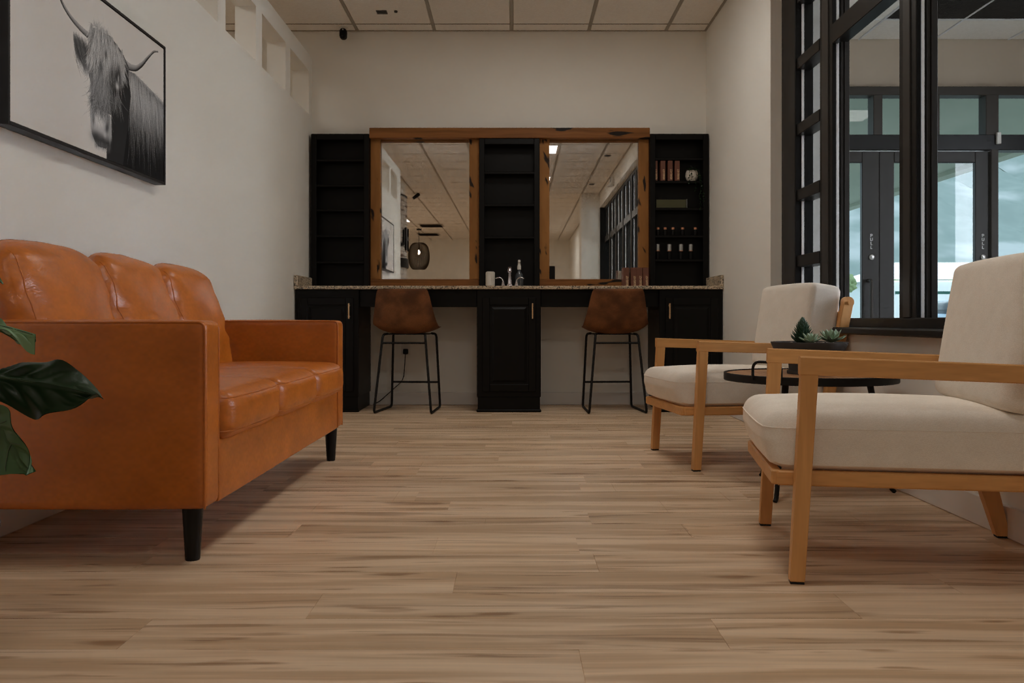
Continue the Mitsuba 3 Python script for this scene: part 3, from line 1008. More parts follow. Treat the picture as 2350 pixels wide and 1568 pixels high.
sk = thing('spray_bottle', 'clear spray bottle with a white pump beside the faucet', 'bottle')
SX, SY = .048, 6.56
put('body', lathe([(0, 0), (.030, 0), (.033, .004), (.033, .080), (.026, .105), (.013, .122), (.012, .138), (0, .138)], 28, (SX, SY, CTOP + .0005)), 'm_car_glass', sk, smooth=40)
put('collar', lathe([(0, .138), (.0150, .138), (.0150, .164), (.011, .176), (.0085, .198), (0, .198)], 20, (SX, SY, CTOP + .0005)), 'm_white', sk, smooth=40)
put('pump', box(SX - .009, SX + .010, SY - .022, SY + .01, CTOP + .192, CTOP + .213, .004), 'm_white', sk)
put('glint_strip', tube([(SX + .008, SY - .0345, CTOP + .004), (SX + .008, SY - .0345, CTOP + .110)], .0018, 8), 'm_silver', sk)  # silver line on the outside, standing in for a glint on the glass
# socket under the counter
ok = thing('wall_socket', 'white wall socket with a black plug under the counter', 'socket')
put('plate', box(-.883, -.812, YB - .006, YB, .395, .51, .003), 'm_trim', ok)
put('plug', cushion((.040, .035, .042), .010, n=9).apply_translation((-.846, YB - .022, .422)), 'm_black', ok, smooth=40)
put('cord', tube(fillet([(-.846, YB - .035, .41), (-.86, YB - .03, .2), (-1.05, YB - .03, .03), (-1.10, YB - .03, .006)], .05), .003, 8), 'm_black', ok)

# ------------------------------------------------------------------ bar stools
def stool(cx, cy, yaw, label):
    k = thing('bar_stool', label, 'bar stool')
    W = T().translate([cx, cy, 0]).rotate([0, 0, 1], yaw)
    # bucket shell: rows run from the front edge of the seat over the bend to the top of the back
    prof = [(.235, .592), (.215, .600), (.16, .598), (.08, .588), (0, .580), (-.08, .578), (-.14, .585), (-.185, .606), (-.212, .645), (-.228, .700), (-.240, .76), (-.250, .82), (-.258, .868), (-.262, .893)]
    half = [.150, .190, .212, .222, .228, .232, .236, .237, .232, .221, .209, .198, .188, .174]
    wing = [.004, .012, .022, .032, .042, .050, .052, .050, .044, .036, .028, .020, .014, .010]
    nt = 17
    P = np.array(prof)
    tg = np.gradient(P, axis=0)
    tg /= np.linalg.norm(tg, axis=1, keepdims=True)
    nrm = np.stack([tg[:, 1], -tg[:, 0]], 1)           # towards the sitter
    nrm = np.where((nrm[:, 1:2] < 0) & (np.arange(len(P))[:, None] < 6), -nrm, nrm)
    nrm[6:] = np.where(nrm[6:, :1] < 0, -nrm[6:], nrm[6:])
    s = np.linspace(-1, 1, nt)
    top, bot = [], []
    for i in range(len(P)):
        for t in s:
            e = abs(t)
            lift = wing[i] * e ** 2.6
            x = half[i] * (t - .0 * t)
            y, z = P[i] + nrm[i] * lift
            rim = .012 * (1 - e ** 8)
            top.append((x, y + nrm[i, 0] * rim, z + nrm[i, 1] * rim))
            bot.append((x, y - nrm[i, 0] * rim, z - nrm[i, 1] * rim))
    nP = len(P)
    # round the corners of the two end rows
    g = grid_faces(nP, nt)
    v = np.vstack([top, bot])
    f = [g[:, ::-1], g + nP * nt]
    loop = [i * nt for i in range(nP)] + [(nP - 1) * nt + j for j in range(1, nt)] + [i * nt + nt - 1 for i in range(nP - 2, -1, -1)] + [j for j in range(nt - 2, 0, -1)]
    L = len(loop)
    side = []
    for a in range(L):
        i, j = loop[a], loop[(a + 1) % L]
        side += [[i, j, j + nP * nt], [i, j + nP * nt, i + nP * nt]]
    m = trimesh.Trimesh(v, np.vstack(f + [np.array(side)]), process=False)
    m = m.subdivide_loop(1)
    trimesh.repair.fix_normals(m)
    put('seat_shell', m, 'm_suede', k, smooth=True, to_world=W, label='tan suede bucket seat')
    r = .0085
    for sx in (-1, 1):
        pts = [(sx * .150, .13, .566), (sx * .165, .20, .552), (sx * .187, .236, .02), (sx * .187, .236, .0085), (sx * .207, -.24, .0085), (sx * .207, -.24, .02), (sx * .152, -.175, .552), (sx * .140, -.11, .566)]
        pts = [(sx * .145, .12, .570), (sx * .166, .196, .566), (sx * .188, .238, .0085), (sx * .207, -.242, .0085), (sx * .154, -.190, .566), (sx * .140, -.11, .570)]
        put('sled_leg', tube(fillet(pts, .035, 6), r, 12), 'm_metal_black', k, smooth=50, to_world=W)
    put('cross_bar', tube([(-.158, -.196, .506), (.158, -.196, .506)], .0075, 10), 'm_metal_black', k, smooth=50, to_world=W)
    put('footrest', tube([(-.178, .224, .196), (.178, .224, .196)], .0075, 10), 'm_metal_black', k, smooth=50, to_world=W)
    put('seat_plate', box(-.15, .15, -.12, .13, .564, .572, .002), 'm_metal_black', k, to_world=W)
    return k


stool(-.766, 6.325, -5.0, 'brown suede bar stool on a black sled base, the one nearer the sofa')
stool(.738, 6.335, 3.0, 'brown suede bar stool on a black sled base, the one nearer the armchairs')

# ------------------------------------------------------------------ small things on ceiling and wall
ck = thing('security_camera', 'small black security camera hanging by the back wall ceiling', 'camera')
put('mount', lathe([(0, 0), (.034, 0), (.034, -.006), (.022, -.018), (0, -.018)][::-1], 24, (-1.322, 6.66, ZC + .002)), 'm_white', ck, smooth=40)
put('head', cushion((.056, .075, .085), .027, n=13).apply_translation((-1.322, 6.66, 2.902)), 'm_black', ck, smooth=True)
put('lens', lathe([(0, 0), (.006, 0), (.006, .004), (0, .004)], 12).apply_transform(trimesh.transformations.rotation_matrix(math.pi / 2, [1, 0, 0])).apply_translation((-1.318, 6.6225, 2.925)), 'm_silver', ck)
k = thing('ceiling_slot', 'small dark slot in the ceiling tile near the back wall', 'ceiling slot')
put('plate', box(-1.012, -.934, 6.305, 6.375, ZC - .004, ZC + .004, .002), 'm_bronze', k)
put('opening', box(-1.004, -.942, 6.315, 6.34, ZC - .006, ZC - .003, .001), 'm_black', k)
single('ceiling_stud', lathe([(0, 0), (.012, 0), (.012, -.012), (0, -.012)][::-1], 14, (-.866, 6.32, ZC + .003)), 'm_bronze', 'tiny dark stud in the ceiling tile beside the slot', 'stud')
# ------------------------------------------------------------------ sofa along the left partition
sf = thing('sofa', 'cognac leather three seat sofa on tapered black legs along the left wall', 'sofa')
SY0, SY1, SXF, SXB = 2.30, 4.165, -.828, -1.580
AT = .118
def sheet_wrinkle(m, amp, sc, seed):
    m = m.copy()
    nn = m.vertex_normals
    m.vertices = m.vertices + nn * ((meshkit.fbm(m.vertices * sc + seed, 3, seed=seed) - .5) * amp)[:, None]
    return m


put('base', sheet_wrinkle(cushion((SXF - SXB - .004, SY1 - SY0 - 2 * AT + .01, .178), .010, n=21).apply_translation(((SXF + SXB) / 2 - .002, (SY0 + SY1) / 2, .244)), .003, 6, 1), 'm_leather', sf, smooth=40)
for a, b in ((SY0, SY0 + AT), (SY1 - AT, SY1)):
    m = cushion((SXF - SXB, b - a, .512), .020, (.0, .004, .003), n=29).apply_translation(((SXF + SXB) / 2, (a + b) / 2, .413))
    arm = put('arm', sheet_wrinkle(m, .004, 5, 2), 'm_leather', sf, smooth=40)
    pip = []
    for y in (a + .006, b - .006):
        pip.append(tube(fillet([(SXF - .004, y, .160), (SXF - .004, y, .664), (SXB + .01, y, .664)], .022, 6), .0035, 8))
    put('piping', cat(pip), 'm_leather', arm, smooth=50)
put('back', cushion((.032, SY1 - SY0 - .02, .60), .012, n=13).apply_translation((SXB + .016, (SY0 + SY1) / 2, .46)), 'm_leather', sf, smooth=40)
cw = (SY1 - SY0 - 2 * AT) / 3
for i in range(3):
    yc = SY0 + AT + cw * (i + .5)
    m = cushion((.600, cw - .008, .140), .046, (.020, .004, .016), n=37, wrinkle=.008, wscale=(5, 5, 9), seed=20 + i, power=3.5)
    sc = put('seat_cushion', mov(m, -1.104, yc, .398), 'm_leather', sf, smooth=40)
    for z in (.050, -.046):
        put('seam', mov(tube(contour(m, 2, z, 1, side=.25), .0024, 6), -1.104, yc, .398), 'm_leather', sc, smooth=50)
    # back cushion: upright, tilted, full at the middle with creases at its ends
    m = cushion((.150, cw + .006, .490), .062, (.040, .010, .020), n=45, wrinkle=.012, wscale=(8, 8, 5), seed=40 + i, power=2.2)
    v = np.array(m.vertices)
    yy = np.abs(v[:, 1]) / (cw / 2)
    crease = np.exp(-((yy - .90) / .16) ** 2) * (v[:, 0] > 0)
    v[:, 0] += crease * (meshkit.noise(np.stack([v[:, 2] * 22 + i * 9, v[:, 1] * 6, v[:, 2] * 3], -1), seed=5 + i) - .55) * .030
    v[:, 0] -= .020 * np.clip(v[:, 2] / .26, -1, 1) * (v[:, 0] > 0)
    topness = np.clip(v[:, 2] / .255, 0, 1)
    v[:, 1] *= 1 - .05 * topness ** 2.5
    v[:, 0] *= np.where(v[:, 0] < 0, 1 - .55 * topness ** 1.5, 1)
    v[:, 2] -= .016 * topness ** 2 * np.clip((yy - .55) / .45, 0, 1) ** 2
    m.vertices = v
    m0 = m
    m = rot(m, [0, 1, 0], -11)
    bc = put('back_cushion', mov(m, -1.440, yc, .658), 'm_leather', sf, smooth=True)
    for e in (-(cw / 2 - .030), cw / 2 - .030):
        line = contour(m0, 1, e, 2, side=.012, lo=-.22, hi=.215)
        put('seam', mov(rot(tube(line, .0018, 6), [0, 1, 0], -11), -1.440, yc, .658), 'm_leather', bc, smooth=50)
for x, y in ((-.896, 2.39), (-.868, 4.075), (-1.49, 2.39), (-1.49, 4.075)):
    put('leg', lathe([(0, 0), (.019, 0), (.020, .004), (.029, .156), (0, .156)], 24, (x, y, 0)), 'm_frame_black', sf, smooth=40, label='tapered black wooden leg')

# ------------------------------------------------------------------ armchairs
CH = {}


def chair_parts():
    """the armchair in its own frame: x runs back from the front legs, y across it, z up"""
    p = []
    hv = .311
    for s in (-1, 1):
        p.append(('front_leg', prism((0, s * hv, .006), (.0185, .0165), (.030, s * hv, .533), (.021, .018), .002), 'm_oak_z', 'foot_pad', box(-.017, .017, s * hv - .015, s * hv + .015, 0, .006, .001)))
    for s in (-1, 1):
        a0, a1 = (.029, .578), (.665, .556)
        y0, y1 = s * hv - .019, s * hv + .019
        pts = []
        for y, by in ((y0, .003), (y1, -.003)):
            for (x, z) in ((a0[0] - .022, a0[1] - .003), (a1[0], a1[1] - .003), (a1[0], a1[1] - .042), (a0[0] - .0225, a0[1] - .045)):
                pts.append((x, y, z))
            for (x, z) in ((a0[0] - .022, a0[1]), (a1[0], a1[1]), (a1[0], a1[1] - .045), (a0[0] - .022, a0[1] - .047)):
                pts.append((x, y + by, z))
        p.append(('arm', hull(pts), 'm_oak_x', None, None))
    for s in (-1, 1):
        p.append(('rear_leg', prism((.700, s * .268, .006), (.020, .019), (.630, s * .268, .262), (.031, .021), .002), 'm_oak_z', 'foot_pad', box(.683, .717, s * .268 - .016, s * .268 + .016, 0, .006, .001)))
    for s in (-1, 1):
        y = s * .305
        post = prism((.612, y, .255), (.024, .017), (.716, y, .752), (.024, .017), .003)
        cap = tube([(.7165, y - .017, .752), (.7165, y + .017, .752)], .0245, 20)
        peg = tube([(.716, y - .024, .748), (.716, y + .024, .748)], .0075, 14)
        p.append(('back_post', cat(post, cap), 'm_oak_z', 'peg', peg))
    z0, z1 = .243, .281
    rail = cat(box(-.058, -.030, -.280, .280, z0, z1, .004), box(.62, .65, -.280, .280, z0, z1, .003),
               box(-.045, .64, -.290, -.262, z0, z1, .004), box(-.045, .64, .262, .290, z0, z1, .004), box(.05, .60, -.27, .27, z0 + .012, z1 - .002, .002))
    p.append(('seat_frame', rail, 'm_oak_x', None, None))
    p.append(('back_rail', box(.690, .715, -.292, .292, .66, .71, .004), 'm_oak_x', None, None))
    m = cushion((.700, .574, .150), .048, (.010, .003, .020), n=37, wrinkle=.004, wscale=(5, 5, 5), seed=61, power=2.6, square=.85)
    v = np.array(m.vertices)
    low = np.clip((-v[:, 2]) / .075, 0, 1)
    v[:, 0] += np.clip(-v[:, 0] / .35, 0, 1) ** 3 * low * .020
    m.vertices = v
    front = m.copy()
    front.vertices = front.vertices * [-1, 1, 1]
    c1 = contour(front, 2, .034, 1, side=.30) * [-1, 1, 1]
    rows = []
    for sgn in (-1, 1):
        sw = m.copy()
        sw.vertices = np.stack([sw.vertices[:, 1] * sgn, sw.vertices[:, 0], sw.vertices[:, 2]], 1)
        c2 = contour(sw, 2, .034, 1, side=.20, lo=-.315)
        rows.append(np.stack([c2[:, 1], c2[:, 0] * sgn, c2[:, 2]], 1))
    seam = [tube(c1, .0022, 6)] + [tube(r_, .0022, 6) for r_ in rows]
    p.append(('seat_cushion', mov(m, .276, 0, .357), 'm_fabric', 'seam', mov(cat(seam), .276, 0, .357)))
    m = cushion((.150, .560, .405), .028, (.016, .003, .012), n=37, wrinkle=.005, wscale=(6, 5, 5), seed=71, power=2.6)
    sm = tube(fillet([(.072, -.279, -.17), (.050, -.281, .0), (.035, -.279, .165), (0, -.270, .199), (0, .270, .199), (.035, .279, .165), (.050, .281, 0), (.072, .279, -.17)], .03, 4), .002, 6)
    m2 = mov(rot(m, [0, 1, 0], 9.0), .606, 0, .633)
    s2 = mov(rot(sm, [0, 1, 0], 9.0), .606, 0, .633)
    p.append(('back_cushion', m2, 'm_fabric', 'seam', s2))
    return p


CP = [(n, mikit.ply(m, b, smooth=35), sn, mikit.ply(sm_, {'foot_pad': 'm_metal_black', 'peg': 'm_oak_x', 'seam': 'm_fabric'}[sn], smooth=35) if sn else None) for n, m, b, sn, sm_ in chair_parts()]


def armchair(x, y, ax, label):
    k = thing('armchair', label, 'armchair')
    a = np.array(ax, float) / np.linalg.norm(ax)
    W = mi.ScalarTransform4f([[a[0], -a[1], 0, x], [a[1], a[0], 0, y], [0, 0, 1, 0], [0, 0, 0, 1]])
    for n, d, sn, sd in CP:
        kk = put(n, d, None, k, to_world=W)
        if sn:
            put(sn, sd, None, kk, to_world=W)
    return k


armchair(.774, 2.486, (.987, -.162), 'cream fabric armchair with an oak frame, the near one')
armchair(.773, 4.10, (.991, .130), 'cream fabric armchair with an oak frame, the far one behind the side table')

# ------------------------------------------------------------------ side table with planter
TCX, TCY = 1.170, 3.373
tk = thing('side_table', 'round tray side table with a wooden top and black rim between the armchairs', 'side table')
put('top', lathe([(0, .446), (.318, .446), (.320, .448), (.320, .4565), (.318, .458), (0, .458)], 72, (TCX, TCY, 0)), 'm_tabletop', tk, smooth=30)
put('rim', lathe([(.310, .432), (.3265, .432), (.328, .434), (.328, .4605), (.3265, .462), (.3205, .462), (.3205, .446), (.310, .446), (.310, .432)], 72, (TCX, TCY, 0)), 'm_metal_black', tk, smooth=30)
base_ang = math.atan2(3.127 - TCY, .956 - TCX)
for q in range(3):
    a = base_ang + q * 2 * math.pi / 3
    ca, sa = math.cos(a), math.sin(a)
    P = lambda r, z: (TCX + r * ca, TCY + r * sa, z)
    put('leg', tube([P(.215, .436), P(.225, .425), P(.300, .040), P(.306, .014), P(.318, .003)], [.0135, .0125, .0085, .0085, .008], 4 * 3), 'm_metal_black', tk, smooth=40)
for d0 in (0, 180):
    a, b = math.radians(214 + d0), math.radians(234 + d0)
    pa = np.array([TCX + .331 * math.cos(a), TCY + .331 * math.sin(a), .447])
    pb = np.array([TCX + .331 * math.cos(b), TCY + .331 * math.sin(b), .447])
    put('tray_handle', tube(fillet([pa, pa + (0, 0, .068), pb + (0, 0, .068), pb], .035, 8), .0052, 10), 'm_metal_black', tk, smooth=50)

pk = thing('planter', 'dark shallow pedestal planter on the side table', 'planter')
PB = .4585
put('bowl', lathe([(0, 0), (.082, 0), (.084, .004), (.084, .012), (.077, .016), (.078, .040), (.088, .058), (.116, .076), (.132, .092), (.140, .108), (.1455, .122), (.145, .126), (.139, .126), (.136, .118), (.131, .110), (0, .110)], 64, (TCX, TCY, PB)), 'm_planter', pk, smooth=35)
so = lathe([(0, .1095), (.1305, .1095), (.130, .112), (.08, .116), (0, .118)], 40, (TCX, TCY, PB))
put('soil', so, 'm_soil', pk, smooth=True)
r0 = np.random.default_rng(12)
pb_ = []
for _ in range(60):
    a, r = r0.random() * 6.28, .128 * math.sqrt(r0.random())
    s = trimesh.creation.icosphere(1, .0035 + .003 * r0.random())
    s.apply_scale((1, 1, .7))
    s.apply_translation((TCX + r * math.cos(a), TCY + r * math.sin(a), PB + .119))
    pb_.append(s)
put('pebbles', cat(pb_), 'm_pebble', pk, kind='stuff')


def fat_leaf(L, W, H, n=9, m=10, curl=.0, tip=.9):
    """a thick pointed succulent leaf along +x"""
    v, f = [], []
    for i in range(n):
        t = i / (n - 1)
        w = W * .5 * (math.sin(math.pi * min(.985, .16 + .84 * t)) ** .75) * (1 if t < .98 else .25)
        h = H * .5 * (1 - t) ** .45 + .0004
        for j in range(m):
            a = 2 * math.pi * j / m
            v.append((L * t, w * math.cos(a), h * math.sin(a) * (1 if math.sin(a) < 0 else .45) + curl * L * t * t))
    for i in range(n - 1):
        for j in range(m):
            a, b = i * m + j, i * m + (j + 1) % m
            f += [[a, a + m, b + m], [a, b + m, b]]
    v += [(0, 0, 0), (L * 1.02, 0, curl * L)]
    for j in range(m):
        f += [[n * m, j, (j + 1) % m], [n * m + 1, (n - 1) * m + (j + 1) % m, (n - 1) * m + j]]
    mm = trimesh.Trimesh(np.array(v), np.array(f), process=False)
    trimesh.repair.fix_normals(mm)
    return mm


def rosette(key, x, y, z, R, mat_, rings, label):
    k = thing('succulent', label, 'succulent')
    put('stem', lathe([(0, -.012), (.008, -.012), (.007, .012), (0, .012)], 12, (x, y, z)), mat_, k, smooth=True)
    for n, el, fr, hz in rings:
        lm = fat_leaf(R * fr, R * .36 * (.6 + .4 * fr), R * .20, curl=.22)
        o = r0.random() * 6.28
        for q in range(n):
            a = o + q * 2 * math.pi / n
            e = math.radians(el + r0.normal() * 4)
            put('leaf', place(lm, (x + .004 * math.cos(a), y + .004 * math.sin(a), z + hz), (math.cos(a) * math.cos(e), math.sin(a) * math.cos(e), math.sin(e))), mat_, k, smooth=40)


rosette('a', 1.142, 3.275, PB + .128, .046, 'm_succ_pale', ((8, 12, 1.0, 0), (7, 34, .85, .004), (5, 58, .6, .008), (3, 78, .4, .01)), 'small pale rosette succulent in front of the tall spiky one')
rosette('b', 1.236, 3.315, PB + .132, .056, 'm_succ_pale', ((9, 10, 1.0, 0), (8, 30, .9, .005), (6, 54, .68, .009), (4, 76, .45, .011)), 'larger pale rosette succulent at the right of the planter')
hk = thing('succulent', 'tall dark green spiky succulent standing in the planter', 'succulent')
HX, HY = 1.140, 3.360
put('stem', lathe([(0, 0), (.012, 0), (.006, .090), (0, .090)], 12, (HX, HY, PB + .1185)), 'm_succ_dark', hk, smooth=True)
for lev in range(13):
    t = lev / 12
    R = .044 * (1 - t) ** .8 + .014
    lm = fat_leaf(R, .0165 * (1 - .35 * t), .009, curl=.25)
    for q in range(8 if lev < 9 else 5):
        a = lev * .42 + q * 2 * math.pi / (8 if lev < 9 else 5)
        e = math.radians(22 + 45 * t ** 2)
        put('leaf', place(lm, (HX, HY, PB + .116 + .094 * t), (math.cos(a) * math.cos(e), math.sin(a) * math.cos(e), math.sin(e))), 'm_succ_dark', hk, smooth=40)

# ------------------------------------------------------------------ fiddle leaf plant at the near left
fp = thing('fiddle_leaf_plant', 'fiddle leaf plant with large green leaves before the sofa arm', 'potted plant')
FPX, FPY = -1.145, 1.62
put('pot', lathe([(0, 0), (.10, 0), (.125, .02), (.145, .25), (.150, .27), (.138, .27), (.132, .24), (0, .24)], 40, (FPX, FPY, 0)), 'm_planter', fp, smooth=40)
put('soil', lathe([(0, .241), (.131, .241), (.12, .246), (0, .25)], 30, (FPX, FPY, 0)), 'm_soil', fp, smooth=True)
put('trunk', tube([(FPX, FPY, .24), (FPX + .01, FPY - .01, .45), (FPX - .01, FPY, .7), (FPX, FPY + .01, .88)], [.014, .012, .010, .006], 10), 'm_bark', fp, smooth=True)


def big_leaf(base, tip, wdir, W, material, droop=.04, roll=.25, seed=0, flip=1.0):
    """a fiddle leaf from base to tip; wdir: roughly across the blade"""
    base, tip = np.array(base, float), np.array(tip, float)
    ax = tip - base
    L = np.linalg.norm(ax)
    ax /= L
    w = np.array(wdir, float)
    w -= ax * np.dot(w, ax)
    w /= np.linalg.norm(w)
    nn = np.cross(ax, w)
    nu, nv = 41, 21
    v = np.zeros((nu, nv, 3))
    vein = np.zeros((nu, nv))
    for i in range(nu):
        t = i / (nu - 1)
        # narrow at the stalk, waist, broad end with a blunt tip
        half = W * .5 * (.62 * math.sin(math.pi * min(1, t * 1.02)) ** .55 + .42 * math.exp(-((t - .70) / .22) ** 2)) * (1 - t ** 14) ** .5 * min(1, t * 6 + .08)
        for j in range(nv):
            s = -1 + 2 * j / (nv - 1)
            wave = .016 * math.sin(9 * t + 2.1 * s + seed) * abs(s) ** 2 + .010 * math.sin(21 * t + seed * 2) * abs(s) ** 3
            ridge = -.010 * max(0, 1 - abs(s) * 7) + .004 * math.cos(2 * math.pi * (t * 7 - abs(s) * 1.4)) * min(1, abs(s) * 3) * (1 - abs(s) ** 4)
            up = roll * half * s * s + wave + ridge
            p = base + ax * L * t + w * half * s + nn * up * flip
            p[2] -= droop * t * t
            v[i, j] = p
    f = grid_faces(nu, nv)
    V = v.reshape(-1, 3)
    m = trimesh.Trimesh(V, f, process=False)
    n_ = m.vertex_normals
    V2 = V - n_ * .0012
    both = trimesh.Trimesh(np.vstack([V, V2]), np.vstack([f, f[:, ::-1] + len(V)]), process=False)
    k = put('leaf', both, material, fp, smooth=True)
    mid = v[:, nv // 2] + nn * (.0015 * flip)
    vs = [tube(mid[1:-1], np.linspace(.0032, .0010, nu - 2), 6)]
    for i in range(6, nu - 6, 6):
        for sgn in (-1, 1):
            pth = []
            for q in range(0, nv // 2 - 1):
                e_ = min(nu - 1.001, i + q * .55)
                ii = int(e_)
                pth.append(v[ii, nv // 2 + sgn * q] * (1 - e_ + ii) + v[ii + 1, nv // 2 + sgn * q] * (e_ - ii) + nn * (.0008 * flip))
            vs.append(tube(pth, .0009, 5))
    put('vein', cat(vs), 'm_vein', k, smooth=True)
    put('stalk', tube([base - ax * .0, base - ax * .05 + (0, 0, -.004), np.array([FPX, FPY, max(.45, base[2] - .10)])], [.004, .004, .005], 7), 'm_leaf', k, smooth=True)


def at(px, py, Z):
    return ((px - 1177) * Z / FOCAL, Z, CAM_H + (735 - py) * Z / FOCAL)


big_leaf((-1.060, 1.58, .570), (-.742, 1.54, .560), (.10, -.55, -.83), .112, 'm_leaf_dark', .03, .30, 1, 1)
big_leaf((-1.020, 1.54, .585), (-.826, 1.46, .428), (.62, -.55, .56), .120, 'm_leaf', .02, .22, 2, 1)
big_leaf((-1.080, 1.60, .672), (-.850, 1.52, .654), (.06, -.99, -.06), .060, 'm_leaf_pale', .02, .10, 3, 1)
for i, (b, t_, w_) in enumerate((((-1.17, 1.60, .62), (-1.42, 1.50, .60), (.2, -.9, .3)), ((-1.14, 1.66, .75), (-1.20, 1.93, .80), (.9, .1, .2)), ((-1.15, 1.58, .80), (-1.12, 1.30, .86), (.9, .1, .2)))):
    big_leaf(b, t_, w_, .13, 'm_leaf', .03, .2, 5 + i, 1)

# ------------------------------------------------------------------ the framed cow print
def poly_mask(pts, sx, sy):
    inside = np.zeros(sx.shape, bool)
    n = len(pts)
    for i in range(n):
        (xa, ya), (xb, yb) = pts[i], pts[(i + 1) % n]
        cond = (ya > sy) != (yb > sy)
        xi = (xb - xa) * (sy - ya) / (yb - ya + 1e-12) + xa
        inside ^= cond & (sx < xi)
    return inside


def paint_cow(W, H):
    """a black and white highland cow, drawn stroke by stroke; rows run from the bottom up"""
    g = np.random.default_rng(21)
    sx, sy = np.meshgrid((np.arange(W) + .5) / W, (np.arange(H) + .5) / H)
    im = np.full((H, W), .76) + .02 * (sy - .5)

    def fill(pts, val, soft=0):
        m = poly_mask(pts, sx, sy)
        im[m] = val if np.isscalar(val) else val[m]

    def hair(x0, y0, dx, dy, length, val, width=1.0, curve=0.0, alpha=.8, jitter=.25):
        n = int(max(10, length * W * 1.6))
        t = np.linspace(0, 1, n)
        l = math.hypot(dx, dy) + 1e-9
        ux, uy = dx / l, dy / l
        x = (x0 + ux * length * t + -uy * curve * length * t * t) * W
        y = (y0 + (uy * length * t + ux * curve * length * t * t) * 1.95) * H
        a = alpha * np.sin(np.pi * np.clip(t * .92 + .08, 0, 1)) ** .6
        for ox in range(-1, 2):
            for oy in range(-1, 2):
                xi, yi = np.floor(x + ox).astype(int), np.floor(y + oy).astype(int)
                d2 = (xi + .5 - x) ** 2 + (yi + .5 - y) ** 2
                wgt = a * np.exp(-d2 / (.35 * width))
                ok_ = (xi >= 0) & (xi < W) & (yi >= 0) & (yi < H)
                xi, yi, wgt = xi[ok_], yi[ok_], wgt[ok_]
                im[yi, xi] = im[yi, xi] * (1 - wgt) + val * wgt

    # body, from pale hair at the shoulder to near black below
    body = [(.700, .70), (.709, .666), (.748, .672), (.827, .650), (.9, .627), (.976, .603), (1.01, .58), (1.01, -.01), (.541, -.01), (.541, .067), (.579, .121), (.60, .40)]
    shade = .016 + .17 * np.clip((sy - .30) / .36, 0, 1) ** 1.5
    fill(body, shade)
    for _ in range(1500):
        x0 = .70 + .31 * g.random()
        top = .675 - .085 * max(0, (x0 - .72) / .28)
        y0 = top - abs(g.normal()) * .20 - .0
        if y0 < .02:
            continue
        k = np.clip((y0 - .30) / .34, 0, 1)
        v = (.022 + .52 * k ** 1.3) * (.30 + 1.0 * g.random())
        hair(x0, y0, .10 + .22 * g.random() * (x0 - .6) * 2, -1, .05 + .09 * g.random(), v, 1.1, g.normal() * .12, .75)
    for _ in range(26):
        x0 = .70 + .22 * g.random()
        hair(x0, .45 - .25 * g.random(), .08, -1, .10 + .06 * g.random(), .30, .8, g.normal() * .1, .5)
    for _ in range(160):
        x0 = .74 + .27 * g.random()
        top = .672 - .085 * max(0, (x0 - .74) / .26)
        hair(x0, top + .006, .5 + .5 * g.random(), -.6 + .5 * g.random(), .025 + .02 * g.random(), .30 + .15 * g.random(), .8, g.normal() * .3, .6)
    # horns
    def horn(path, w0, w1, lightside):
        P_ = np.array(fillet([(a, b, 0) for a, b in path], .08, 10))[:, :2]
        seg = np.linspace(0, 1, len(P_))
        tt = np.linspace(0, 1, 260)
        X, Y = np.interp(tt, seg, P_[:, 0]), np.interp(tt, seg, P_[:, 1])
        for t, x, y in zip(tt, X, Y):
            w = w0 + (w1 - w0) * t ** .8
            dx, dy = sx - x, (sy - y) / 1.95
            m = dx * dx + dy * dy < w * w
            off = (dx * lightside[0] + dy * lightside[1]) / w
            val = np.clip(.11 + .30 * (off + .3), .03, .50) * (1 - .25 * (1 - t) * .8)
            im[m] = val[m]
    horn([(.420, .722), (.375, .732), (.320, .756), (.270, .800), (.243, .86), (.222, .93), (.215, .985)], .0105, .004, (.6, .8))
    horn([(.672, .700), (.712, .694), (.765, .716), (.815, .778), (.858, .85), (.912, .93), (.948, .948)], .0145, .0035, (-.5, .85))
    # ear on the left: a dark tuft
    for _ in range(420):
        a = g.random()
        x0 = .328 + .080 * g.random()
        y0 = .70 - .05 * g.random() - .10 * a * g.random()
        hair(x0, y0, .25 + .3 * g.random(), -1, .04 + .05 * g.random(), .03 + .16 * g.random() ** 2, 1.2, .3 + g.normal() * .15, .8)
    for _ in range(60):
        hair(.385 + .03 * g.random(), .60 - .05 * g.random(), .1, -1, .05, .06 + .1 * g.random(), .8, .0, .7)
    # head
    head = [(.425, .745), (.445, .785), (.47, .80), (.52, .805), (.566, .815), (.618, .785), (.655, .760), (.705, .690), (.705, .60), (.69, .50), (.672, .394), (.66, .25), (.60, .12), (.579, .121), (.575, .206), (.575, .300), (.555, .30), (.48, .29), (.440, .30), (.437, .325), (.437, .429), (.421, .495), (.408, .60)]
    fill(head, .10)
    dark = [(.57, .62), (.69, .70), (.72, .50), (.70, .30), (.66, .0), (.541, .0), (.541, .07), (.579, .12), (.578, .30), (.56, .40)]
    fill(dark, .030)
    # muzzle
    muz = [(.440, .30), (.432, .24), (.437, .17), (.444, .12), (.462, .085), (.484, .061), (.533, .064), (.560, .09), (.579, .121), (.577, .206), (.566, .28), (.53, .30), (.48, .295)]
    mval = .44 - .38 * np.clip((.165 - sy) / .06, 0, 1) + .16 * np.exp(-((sx - .485) / .03) ** 2 - ((sy - .225) / .035) ** 2) - .16 * np.clip((sx - .535) / .05, 0, 1)
    fill(muz, np.clip(mval, .04, .60))
    for cx, cy, wx, wy, v in ((.452, .215, .010, .055, .02), (.545, .205, .014, .050, .02), (.470, .115, .035, .038, .045), (.520, .105, .03, .035, .05)):
        wgt = np.exp(-((sx - cx - .10 * (sy - cy)) / wx) ** 2 - ((sy - cy) / wy) ** 2)
        im[:] = im * (1 - wgt * .9) + v * wgt * .9
